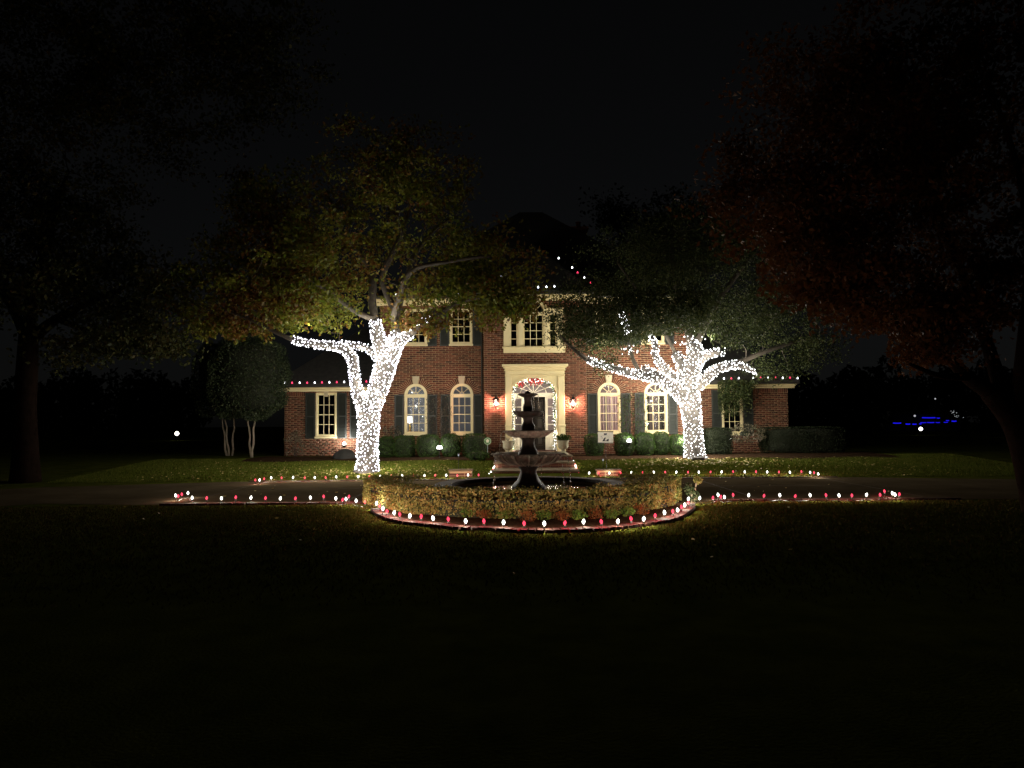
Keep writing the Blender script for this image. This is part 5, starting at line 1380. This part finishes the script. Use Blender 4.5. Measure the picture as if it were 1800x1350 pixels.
tree('foreground_tree', 'large rust leaved tree reaching in from the right edge, almost black', 'tree', (tf.x, YF, 0), trk, [L1, L2, L3, L4], ellF, 52000, .105, lf_rust, m_barkdk, sigma=.26, cuts=cutF, shell=.6)
# dark tree at the left edge
YD_ = 21.0
tl_ = P(45, 838, YD_)
def ld(pts, dy=0, ddy=0): return limb(pts, YD_, dy, ddy)
trk = smooth_path([(Vector((tl_.x, YD_, -.05)), .42)] + ld([(45, 800, 21), (44, 720, 18), (48, 640, 17), (50, 590, 15)]), 3)
D1 = ld([(50, 600, 12), (100, 560, 8), (160, 530, 6), (230, 500, 3)], 0, 1); D2 = ld([(50, 590, 12), (60, 500, 9), (90, 400, 6), (120, 300, 3)]); D3 = ld([(48, 600, 9), (10, 520, 7), (-60, 450, 4)])
D4 = ld([(100, 560, 6), (180, 590, 4), (250, 600, 3)], 0, .8)
ellD = [ell(200, 120, 260, 190, YD_, 3, 150), ell(430, 90, 150, 130, YD_, 2.4, 70), ell(-60, 200, 150, 220, YD_, 3, 60), ell(150, 500, 190, 70, YD_, 2.6, 90), ell(60, 360, 200, 130, YD_, 3, 80), ell(250, 590, 90, 36, YD_ + .4, 1.6, 36), ell(-60, 480, 120, 120, YD_, 3, 40), ell(120, 620, 80, 22, YD_, 1, 12)]
def cutD(q):
    u, v = px(q); return v > (640 if u > 150 else 655) + 10 * math.sin(u * .08)
tree('shade_tree', 'dark broad tree at the far left edge with a thick unlit trunk', 'tree', (tl_.x, YD_, 0), trk, [D1, D2, D3, D4], ellD, 52000, .13, lf_dk, m_barkdk, sigma=.34, cuts=cutD)
# tree behind the house on the right
YK = 38.0
trk = smooth_path(limb([(1170, 800, 14), (1165, 600, 10), (1160, 480, 7)], YK), 3)
ellK = [ell(1160, 430, 110, 60, YK, 3, 50), ell(1068, 375, 16, 36, YK, .8, 8), ell(1096, 385, 14, 30, YK, .8, 6), ell(1240, 400, 110, 80, YK, 3, 40)]
tree('background_tree', 'dark tree rising behind the right half of the house roof', 'tree', tuple(P(1170, 800, YK)), trk, [limb([(1160, 500, 6), (1100, 430, 4), (1070, 360, 2)], YK), limb([(1160, 500, 6), (1210, 430, 4), (1250, 370, 2)], YK)], ellK, 9000, .2, lf_far, m_bark, sigma=.5)

# distant wood on both sides
def wood():
    cs = []
    for (u0, u1, vt, y) in ((-200, 360, 655, 75), (1395, 1560, 655, 62), (1540, 2100, 645, 85)):
        x0, x1 = XU(u0, y), XU(u1, y); n = int((x1 - x0) / 1.1)
        for i in range(n):
            x = x0 + (x1 - x0) * (i + RNG.uniform()) / n; h = P(900, vt, y).z * RNG.uniform(.75, 1.1)
            m = 420; d = RNG.normal(size=(m, 3)); d /= np.linalg.norm(d, axis=1, keepdims=True); d *= RNG.uniform(.2, 1, size=(m, 1)) ** .4
            cs.append(d * np.array([1.9, 1.9, h / 2]) + np.array([x, y + RNG.uniform(-2, 2), h / 2 + .3]))
    c = np.vstack(cs); v, f = leaves(c, .62); o = link('distant_wood', np_mesh('distant_wood', v, f, lf_far)); o['kind'] = 'stuff'; tag(o, 'dark line of far trees along the horizon', 'trees')
wood()

# ================================================================== SMALL THINGS
# lanterns
for p, sd_ in ((lanL, 'left'), (lanR, 'right')):
    x, y, z = p.x, YB - .23, p.z; q = 1.4
    t = thing('wall_lantern', f'glowing black wall lantern on the brick {sd_} of the front door', 'lantern', (x, y, z), 'wall lanterns beside the door')
    part('roof_cap', t, m_black, lambda mb: (mb.lathe((x, y, z), [(a * q, b * q) for a, b in ((.105, .07), (.10, .085), (.05, .14), (.03, .16), (.03, .18), (.012, .2), (.005, .23))], 6)))
    part('cage', t, m_black, lambda mb: ([mb.tube([(x + .09 * q * math.cos(a), y + .09 * q * math.sin(a), z + .075 * q), (x + .06 * q * math.cos(a), y + .06 * q * math.sin(a), z - .10 * q)], .006, 4) for a in [k * math.pi / 3 for k in range(6)]], mb.lathe((x, y, z), [(.062 * q, -.10 * q), (.062 * q, -.11 * q), (.02 * q, -.13 * q), (.008, -.18 * q)], 6)))
    part('glass', t, glassmat('lantern_glass', (.95, .9, .85)) if sd_ == 'left' else bpy.data.materials['lantern_glass'], lambda mb: mb.lathe((x, y, z), [(.058 * q, -.098 * q), (.086 * q, .068 * q)], 6, cap=False))
    part('bracket', t, m_black, lambda mb: (mb.tube([(x, y + .02, z + .15), (x, YB - .02, z + .22), (x, YB - .02, z + .02), (x, y + .05, z - .15)], .01, 5), mb.box(x - .04, x + .04, YB - .03, YB - .015, z - .05, z + .2)))
    part('bulb', t, e_lamp, lambda mb: mb.lathe((x, y, z), [(.02, -.10), (.05, -.06), (.05, .0), (.015, .05)], 8), True)
    point('lamp_light', (x, y, z - .02), 120, (1.0, .50, .42), .03, t)
# flood lights
def flood(u, v, y, label, e, aim=0.0, lens=.07):
    e = e * 1.8
    p = P(u, v, y); t = thing('flood_light', label, 'flood light', (p.x, p.y, p.z), 'flood lights in the flower beds')
    zg = gz(p.x, p.y) + .05
    part('housing', t, m_black, lambda mb: mb.lathe((p.x, p.y, p.z), [(.05, -.09), (.085, -.05), (.095, 0), (.085, .004)], 14))
    part('lens', t, e_flood, lambda mb: mb.lathe((p.x, p.y, p.z), [(lens * .6, -.03), (lens, .02), (lens * .9, .07), (lens * .5, .11), (.001, .12)], 14, cap=False), True)
    part('stake', t, m_black, lambda mb: mb.tube([(p.x, p.y, zg - .1), (p.x, p.y, p.z - .08)], .012, 6))
    point('lamp_light', (p.x, p.y, p.z + .16), e, (1.0, .94, .9), .06, t)
flood(605, 782, 29.5, 'bright flood light before the left wing above a dark boulder', 40)
flood(772.5, 789, 26.7, 'brightest flood light between two boxwoods under the left windows', 13, lens=.10)
flood(1106, 777, 26.85, 'flood light glaring between boxwoods under the right windows', 13, lens=.09)
flood(1283, 773, 28.3, 'small flood light behind the dark hedge of the right wing', 7, lens=.06)
# boulder
pb_ = G(604, 808, .28)
def rock(mb):
    nu, nv = 20, 10; vs = []; fs = []; x, y = XU(606, 26.9), 26.9
    for j in range(nv + 1):
        th = math.pi / 2 * j / nv
        for i in range(nu):
            a = 2 * math.pi * i / nu; r = 1 + .08 * math.sin(3 * a + j) + .05 * math.sin(7 * a)
            vs.append((x + .46 * r * math.cos(th) * math.cos(a), y + .35 * r * math.cos(th) * math.sin(a), .26 + .40 * math.sin(th) * (1 + .06 * math.sin(2 * a))))
    for j in range(nv):
        for i in range(nu): fs.append((j * nu + i, j * nu + (i + 1) % nu, (j + 1) * nu + (i + 1) % nu, (j + 1) * nu + i))
    mb.add(vs, fs)
mb = MB((XU(606, 26.9), 26.9, .26)); rock(mb); tag(mb.build('boulder', m_rock, None, True), 'dark rounded boulder in front of the left flood light', 'boulder')
# piers
def pier(u0, u1, side):
    y = 21.25; x0, x1 = XU(u0, y, 830), XU(u1, y, 830); zt = ZV(825.5, y, (u0 + u1) / 2)
    t = thing('brick_pier', f'low brick pier with stone cap beside the steps, on the {side}', 'pier', ((x0 + x1) / 2, y, 0))
    part('core', t, m_mortar, lambda mb: mb.box(x0 + .03, x1 - .03, y + .01, y + .34, 0, zt - .05))
    b2 = MB(); wv = (x1 - x0 - .04) / 3; b2.bevbox(-wv / 2 + .006, wv / 2 - .006, -.01, .006, -.032, .032, .003); me = b2.mesh('brick', m_brickdk)
    n = max(2, int((zt - .05) / .076))
    for r_ in range(n):
        for i in range(3): link('brick', me, t, (x0 + .02 + wv * (i + .5) - (x0 + x1) / 2, .008, .04 + .076 * r_))
    part('cap', t, m_tread, lambda mb: mb.bevbox(x0, x1, y - .03, y + .37, zt - .05, zt, .008))
pier(788, 831, 'left'); pier(1049, 1093, 'right')
# urns
def urn(u, y, side, leafn):
    x = XU(u, y); t = thing('stone_urn', f'pale stone urn planter on the {side} of the landing', 'urn', (x, y, ZF), 'stone urns beside the door')
    part('pedestal', t, m_urn, lambda mb: (mb.box(x - .15, x + .15, y - .15, y + .15, ZF + .001, ZF + .06), mb.lathe((x, y, ZF), [(.13, .06), (.07, .11), (.055, .16), (.08, .19)], 18)), True)
    part('bowl', t, m_urn, lambda mb: mb.lathe((x, y, ZF), [(.07, .185), (.14, .22), (.17, .28), (.165, .42), (.19, .47), (.195, .49), (.17, .495), (.15, .45)], 20, 10, .03, cap=False), True)
    part('soil', t, m_mulch, lambda mb: mb.lathe((x, y, ZF), [(.155, .45), (.001, .47)], 14, cap=False))
    return t, x
ul, x = urn(892.5, 25.0, 'left', 0)
pl = thing('urn_plant', 'dry sparse plant in the left urn', 'plant', (x, 25.0, ZF + .46))
segs_ = [[(Vector((x, 25, ZF + .46)), .006), (Vector((x + .1 * math.cos(a), 25 + .1 * math.sin(a), ZF + .62)), .004), (Vector((x + .2 * math.cos(a), 25 + .2 * math.sin(a), ZF + .66)), .003)] for a in np.linspace(0, 6.0, 11)]
part('stems', pl, m_barkpale, lambda mb: [mb.tube([p for p, r in s], [r for p, r in s], 4) for s in segs_])
ur, x = urn(989.5, 25.0, 'right', 0)
pr_ = thing('urn_plant', 'bushy dark green plant in the right urn', 'plant', (x, 25.0, ZF + .46))
leafobj('foliage', pr_, blob_points([((x + .02, 25, ZF + .58), .27, .22, .13, 420)], .6), .07, lf_box)
part('stems', pr_, m_wire, lambda mb: [mb.tube([(x, 25, ZF + .46), (x + .14 * math.cos(a), 25 + .12 * math.sin(a), ZF + .6)], .006, 4) for a in np.linspace(0, 5.5, 8)])
# welcome-free porch: garland round the arch with mini lights and a red bow
gar = thing('door_garland', 'lit evergreen garland with red bows hung round the door arch', 'garland', (XC, YB + .05, ZF))
gp = []
hw, rs_ = 39.5 / PPM - .07, 26 / PPM - .07; zc = bz_(690)
for k in range(22): gp.append(Vector((XC - hw, YB + .08, ZF + .1 + (zc - ZF - .1) * k / 22)))
for k in range(33): a = math.pi - math.pi * k / 32; gp.append(Vector((XC + hw * math.cos(a), YB + .08, zc + rs_ * math.sin(a))))
for k in range(22): gp.append(Vector((XC + hw, YB + .08, zc - (zc - ZF - .1) * (k + 1) / 22)))
ga = np.array([tuple(p) for p in gp])
gi = RNG.integers(0, len(ga), size=1900)
leafobj('foliage', gar, ga[gi] + RNG.normal(size=(1900, 3)) * np.array([.026, .026, .035]), .06, lf_box, aspect=4)
part('wire', gar, m_wire, lambda mb: mb.tube(gp, .012, 5))
gpt = []
for k in range(330):
    i = RNG.integers(0, len(ga)); gpt.append(ga[i] + RNG.normal(size=3) * np.array([.04, .035, .04]) - np.array([0, .03, 0]))
bulbs_mesh(gpt, .010, e_mini, gar)
for k in range(0, 77, 7): point('lamp_light', tuple(gp[k] + Vector((0, -.05, 0))), 8.0, (1.0, .88, .70), .03, gar)
def bow(cx, cz, s):
    def f(mb):
        for sg in (-1, 1):
            pts = [(cx + sg * s * (.05 + .5 * math.sin(t)), YB - .02 - .03 * math.sin(2 * t), cz + s * .33 * math.sin(2 * t) * (1 if t < 1.6 else 1)) for t in np.linspace(0.05, 3.1, 9)]
            mb.tube(pts, s * .09, 5)
            mb.tube([(cx, YB - .02, cz), (cx + sg * s * .2, YB - .03, cz - s * .4), (cx + sg * s * .35, YB - .02, cz - s * .75)], [s * .08, s * .1, s * .06], 5)
        mb.lathe((cx, YB - .03, cz), [(.001, -s * .13), (s * .12, 0), (.001, s * .13)], 8)
    return f
part('bow', gar, m_red, bow(XC - .50, zc + .34, .22), True); part('bow', gar, m_red, bow(XC - .02, zc + .48, .30), True); part('bow', gar, m_red, bow(XC + .24, zc + .44, .22), True)
# white yard sign
sy = 23.4
s0, s1 = P(1048, 760, sy), P(1081, 777.8, sy); sxc = (s0.x + s1.x) / 2
sg = thing('yard_sign', 'white rectangular yard sign with a dark blue emblem on a black metal stake', 'sign', (sxc, sy, gz(sxc, sy)))
zb_ = gz(sxc, sy)
m_signw = surf('sign_white', (0.84, 0.82, 0.72), (0.88, 0.86, 0.76), 2, .4, 0)
m_navy = surf('sign_navy', (0.006, 0.006, 0.02), (0.01, 0.01, 0.03), 2, .4, 0)
m_grey = surf('sign_grey', (0.45, 0.47, 0.45), (0.5, 0.52, 0.5), 2, .4, 0)
brd = part('board', sg, m_signw, lambda mb: mb.box(s0.x, s1.x, sy - .008, sy + .008, s1.z, s0.z))
def sp_(a, b): return (s0.x + (s1.x - s0.x) * (a - 550) / 665, s0.z + (s1.z - s0.z) * (b - 400) / 355)
part('emblem', brd, m_navy, lambda mb: (mb.prism([sp_(*q) for q in ((813, 432), (970, 432), (930, 498), (826, 498))], sy - .012, sy - .0085),
     mb.prism([sp_(*q) for q in ((840, 585), (905, 578), (872, 660), (850, 682), (780, 660))], sy - .012, sy - .0085), mb.prism([sp_(*q) for q in ((780, 660), (850, 682), (1020, 685), (1012, 715), (742, 715))], sy - .0125, sy - .0085),
     mb.prism([sp_(*q) for q in ((945, 645), (1038, 622), (1022, 684), (925, 684))], sy - .0118, sy - .0085)))
part('emblem', brd, m_grey, lambda mb: (mb.tube([tuple((sp_(860 + 190 * math.cos(a), 570 + 55 * math.sin(a))[0], sy - .011, sp_(860 + 190 * math.cos(a), 570 + 55 * math.sin(a))[1])) for a in np.linspace(3.3, 6.6, 16)], .004, 4),
     mb.prism([sp_(*q) for q in ((665, 560), (715, 535), (730, 560), (700, 580))], sy - .0115, sy - .0085), mb.prism([sp_(*q) for q in ((715, 600), (765, 570), (770, 590), (735, 635))], sy - .0115, sy - .0085)))
part('frame', sg, m_black, lambda mb: (mb.box(s0.x - .01, s1.x, sy - .014, sy + .014, s0.z + .004, s0.z + .035), mb.box(s0.x, s1.x, sy - .014, sy + .014, s1.z - .03, s1.z - .004),
     mb.tube([(sxc, sy, s1.z - .02), (sxc, sy, s1.z - .5), (sxc + .02, sy, zb_ + .12), (sxc + .1, sy - .1, zb_)], .008, 6)))
sg.rotation_euler = (0, 0, R(-44))
# green octagonal sign
oy = 27.0; oc = P(857, 775.5, oy)
og = thing('octagon_sign', 'small green octagonal sign on a thin stake beside the last left boxwood', 'sign', (oc.x, oy, gz(oc.x, oy)))
m_gsign = surf('sign_green', (0.10, 0.24, 0.09), (0.13, 0.28, 0.11), 3, .4, 0)
ob = part('board', og, m_gsign, lambda mb: mb.prism([(oc.x + .145 * math.cos(R(22.5 + 45 * k)), oc.z + .145 * math.sin(R(22.5 + 45 * k))) for k in range(8)], oy - .006, oy + .006))
part('border', ob, m_white, lambda mb: mb.ringarc(oc.x, oc.z, .118, .128, 0, 2 * math.pi, oy - .009, oy - .0065, 8))
part('emblem', ob, m_white, lambda mb: mb.prism([(oc.x - .04, oc.z - .05), (oc.x + .04, oc.z - .05), (oc.x + .06, oc.z + .03), (oc.x, oc.z + .08), (oc.x - .06, oc.z + .03)], oy - .009, oy - .0065))
part('stake', og, m_grey, lambda mb: mb.box(oc.x - .008, oc.x + .008, oy - .004, oy + .004, gz(oc.x, oy), oc.z - .13))
# path lights
def path_light(u, v, y, label):
    p = P(u, v, y); zg = gz(p.x, y); t = thing('path_light', label, 'path light', (p.x, y, zg), 'thin black path lights')
    part('post', t, m_black, lambda mb: mb.tube([(p.x, y, zg - .05), (p.x, y, p.z - .02)], .009, 6))
    part('head', t, m_black, lambda mb: mb.lathe((p.x, y, p.z), [(.03, .03), (.045, .025), (.012, .055), (.004, .07)], 10))
    part('glass', t, e_farw, lambda mb: mb.lathe((p.x, y, p.z), [(.016, -.025), (.02, .0), (.016, .026)], 8))
path_light(806, 800, 22.6, 'thin black path light on the lawn left of the steps'); path_light(1060, 808.5, 23.4, 'short path light near the foot of the white yard sign')
# black cable box at the right tree foot
cb = P(1228, 806, YR - .75)
mb = MB((cb.x, cb.y, gz(cb.x, cb.y))); zg = gz(cb.x, cb.y); mb.bevbox(cb.x - .22, cb.x + .2, cb.y - .1, cb.y + .12, zg, zg + .14, .03); mb.tube([(cb.x + .18, cb.y, zg + .1), (cb.x + .35, cb.y - .1, zg + .03), (cb.x + .5, cb.y - .12, zg + .01)], .012, 5)
tag(mb.build('cable_box', m_black), 'low black power box on the grass at the foot of the lit right tree', 'power box')

# roof line bulbs
rb_w, rb_r = bulb_mesh(e_rwhite, 'bulb', 1.15), bulb_mesh(e_rred, 'bulb', 1.15)
clipm = MB(); clipm.lathe((0, 0, 0), [(.012, -.07), (.016, -.03), (.012, -.026)], 6); me_clip = clipm.mesh('clip', m_black)
def roofrow(pts, Y, where):
    cnt = [0, 0]
    for (u, v, c) in pts:
        p = P(u, v, Y); col = 'red' if c else 'white'
        t = thing('roof_bulb', f'{ordin(cnt[c])} {col} roof bulb from the left {where}', 'roof bulb', tuple(p), 'red and white bulbs along the roof edges')
        cnt[c] += 1
        link('bulb', rb_r if c else rb_w, t, (0, 0, 0)); link('clip', me_clip, t, (0, 0, 0))
roofrow([(500.5, 673, 0), (513.5, 673, 1), (526.8, 673, 0), (540, 673, 1), (553.2, 672.7, 0), (566, 672.5, 1), (579, 672.3, 0), (592, 672, 1), (605, 671.6, 0), (618.5, 671, 1), (644, 670.8, 1)], YG - .5, 'on the gutter of the left wing')
roofrow([(1272.5, 665.5, 0), (1285.5, 665.2, 1), (1298.5, 665, 0), (1324, 664.7, 0), (1337.2, 664.5, 1), (1350.3, 664.5, 0), (1363.5, 664.3, 1), (1376, 664.5, 0), (1388.7, 664.2, 1), (1402, 665, 0)], YG - .5, 'on the gutter of the right wing')
roofrow([(874.5, 505.5, 1), (888.3, 506.3, 0), (903, 505, 0), (932.2, 505.2, 1), (946, 505, 0), (960.5, 504.6, 0), (974.5, 503.4, 0)], YB - .52, 'on the gutter over the fan window')
roofrow([(849, 491.2, 0), (864.5, 493.5, 0), (873, 490, 0), (881, 484.5, 0), (982, 454, 0)], YB + .2, 'on the left side of the bay roof')
roofrow([(1005.8, 470.5, 0), (1015.3, 479.5, 1), (1027, 488, 0), (1038, 496.7, 1)], YB + .1, 'on the right slope of the bay roof')
roofrow([(696.3, 517, 0), (778.7, 516.8, 0), (806.8, 515.3, 0)], YW - .52, 'on the main gutter behind the left tree')

# neighbourhood lights far away
def globe(u, v, y, r, label, strength=e_far):
    p = P(u, v, y); t = thing('far_lamp', label, 'lamp post', (p.x, y, .3))
    part('post', t, m_black, lambda mb: mb.tube([(p.x, y, .28), (p.x, y, p.z - r)], .05, 6)); part('globe', t, strength, lambda mb: mb.lathe((p.x, y, p.z), [(r * .3, -r), (r * .85, -r * .5), (r, 0), (r * .8, r * .6), (r * .2, r)], 10), True)
    part('collar', t, m_black, lambda mb: mb.lathe((p.x, y, p.z - r), [(r * .5, -.12), (r * .4, .01)], 8))
globe(311, 762, 60, .17, 'lone bright globe lamp far away on the left'); globe(1618.5, 754, 60, .15, 'bright globe lamp under the blue lights on the right'); globe(1796, 758.5, 50, .15, 'bright globe lamp cut by the right edge')
globe(1608, 731, 80, .11, 'faint lamp above the blue lights', e_farw); globe(1644, 701, 80, .08, 'small high lamp over the neighbouring house', e_farw)
YN = 82.0
nh = thing('neighbour_house', 'unlit neighbouring house far right outlined by blue lights', 'house', (XU(1620, YN), YN, .3))
n0, n1 = XU(1560, YN), XU(1690, YN); zt = P(1620, 728, YN).z
part('wall', nh, m_darkin, lambda mb: mb.box(n0, n1, YN, YN + 8, .3, zt)); part('roof', nh, m_roof, lambda mb: hip(mb, n0 - .5, n1 + .5, YN - .5, YN + 8.5, zt, n0 + 3, n1 - 3, YN + 4, zt + 1.4))
def blue_run(segs, y, label):
    t = thing('blue_lights', label, 'string lights', tuple(P(segs[0][0], segs[0][2], y)))
    for (u0, u1, v, r) in segs:
        a, b = P(u0, v, y), P(u1, v, y); part('light_strip', t, e_blue, lambda mb: mb.tube([a, a.lerp(b, .5) + Vector((0, 0, -.02)), b], r, 4))
blue_run([(1621, 1646, 734.2, .06), (1647, 1652, 734.8, .05)], YN - .6, 'bright blue light strip on the neighbouring roof edge')
blue_run([(1552, 1556, 743.5, .03), (1570, 1584, 743.6, .055), (1592, 1600, 745.3, .05), (1604, 1611, 745.5, .055), (1616, 1620, 745, .05), (1618, 1628, 742.8, .045), (1630, 1642, 742.6, .05), (1645, 1652, 742.6, .04)], YN - 6, 'broken row of blue lights along the ground before the neighbouring house')
blue_run([(1659, 1666, 742.2, .04), (1663, 1668, 739.2, .05), (1673, 1681, 740.2, .06)], YN - 4, 'blue light cluster right of the neighbouring house')
blue_run([(1408, 1414, 745.2, .045), (1417, 1421, 745.4, .03)], YN - 4, 'tiny blue light past the right end of the house')
sw_ = thing('lit_shrub', 'far small shrub dotted with tiny white lights right of the blue lights', 'shrub', tuple(P(1680, 735, 70)))
bulbs_mesh([P(1672 + 16 * k / 14 + RNG.normal() * 2, 724 + 9 * k / 14 + RNG.normal() * 2.5, 70) for k in range(15)], .035, e_farw, sw_)
leafobj('foliage', sw_, blob_points([(tuple(P(1680, 730, 70.3)), .5, .4, .5, 260)], .6), .12, lf_far)

# ================================================================== GRASS AND LITTER
def court(x, y): return (-7.6 < x < 9.5) and (Y_NEAR - .12 < y < Y_FAR + .12)
def grass(n, x0, x1, y0, y1, h, skip):
    x = RNG.uniform(x0, x1, n); y = RNG.uniform(y0, y1, n)
    keep = ~skip(x, y); x, y = x[keep], y[keep]; n = len(x)
    z = .30 * np.clip((y - 20.75) / 6, 0, 1) - .004
    a = RNG.uniform(0, 2 * math.pi, n); wd = RNG.uniform(.004, .010, n); hh = h * RNG.uniform(.5, 1.3, n)
    lean = RNG.normal(size=(n, 2)) * hh[:, None] * .5
    v = np.empty((n, 3, 3)); v[:, 0] = np.stack([x - np.cos(a) * wd, y - np.sin(a) * wd, z], 1); v[:, 1] = np.stack([x + np.cos(a) * wd, y + np.sin(a) * wd, z], 1); v[:, 2] = np.stack([x + lean[:, 0], y + lean[:, 1], z + hh], 1)
    return v.reshape(-1, 3), np.arange(n * 3).reshape(n, 3)
def skipfar(x, y): return ((x > SX0 - .12) & (x < SX1 + .12)) | ((y > 26.0 + .18 * np.sin(x * 1.7)) & (x > -9.6) & (x < 13.5))
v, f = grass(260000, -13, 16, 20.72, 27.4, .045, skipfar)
o = link('grass', np_mesh('grass', v, f, m_grass)); o['kind'] = 'stuff'; tag(o, 'short mown lawn grass between driveway and house', 'grass')
rb = [(p.x, p.y) for p in ring_w]
def skipnear(x, y): return (y < 6.5 + 5 * RNG.uniform(0, 1, len(y)) ** 1.5) | (y > Y_NEAR - .25) | (((x - .42) / 3.05) ** 2 + ((y - 14.0) / 3.1) ** 2 < 1)
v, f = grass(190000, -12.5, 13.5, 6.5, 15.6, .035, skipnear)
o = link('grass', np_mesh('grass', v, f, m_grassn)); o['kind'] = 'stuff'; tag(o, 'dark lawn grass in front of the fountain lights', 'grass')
n = 1000
x = np.concatenate([RNG.uniform(-11, 13, n), RNG.normal(-4.4, 1.6, 500), RNG.normal(6.4, 1.2, 700), RNG.uniform(-8, 9, 30), RNG.uniform(-6.8, 8.4, 60)])
y = np.concatenate([RNG.uniform(20.9, 26.2, n), RNG.normal(22.6, .8, 500), RNG.normal(25.0, .6, 700), RNG.uniform(6, 15, 30), RNG.uniform(16, 20.4, 60)])
k = ~(((x > SX0 - .1) & (x < SX1 + .1) & (y > 20)) | ((y > Y_FAR - .3) & (y < 20.8))) & ~((np.abs(x) < 3.6) & (y > 11) & (y < 17.5)); x, y = x[k], y[k]
z = .30 * np.clip((y - 20.75) / 6, 0, 1) + .03
v, f = leaves(np.stack([x, y, z], 1), .075, aspect=1.3); v = v.reshape(-1, 4, 3); c = v.mean(axis=1, keepdims=True); v[:, :, 2] = c[:, :, 2] + (v[:, :, 2] - c[:, :, 2]) * .35
o = link('fallen_leaves', np_mesh('fallen_leaves', v.reshape(-1, 3), f, lf_fallen)); o['kind'] = 'stuff'; tag(o, 'fallen autumn leaves scattered over lawn and driveway', 'leaves')
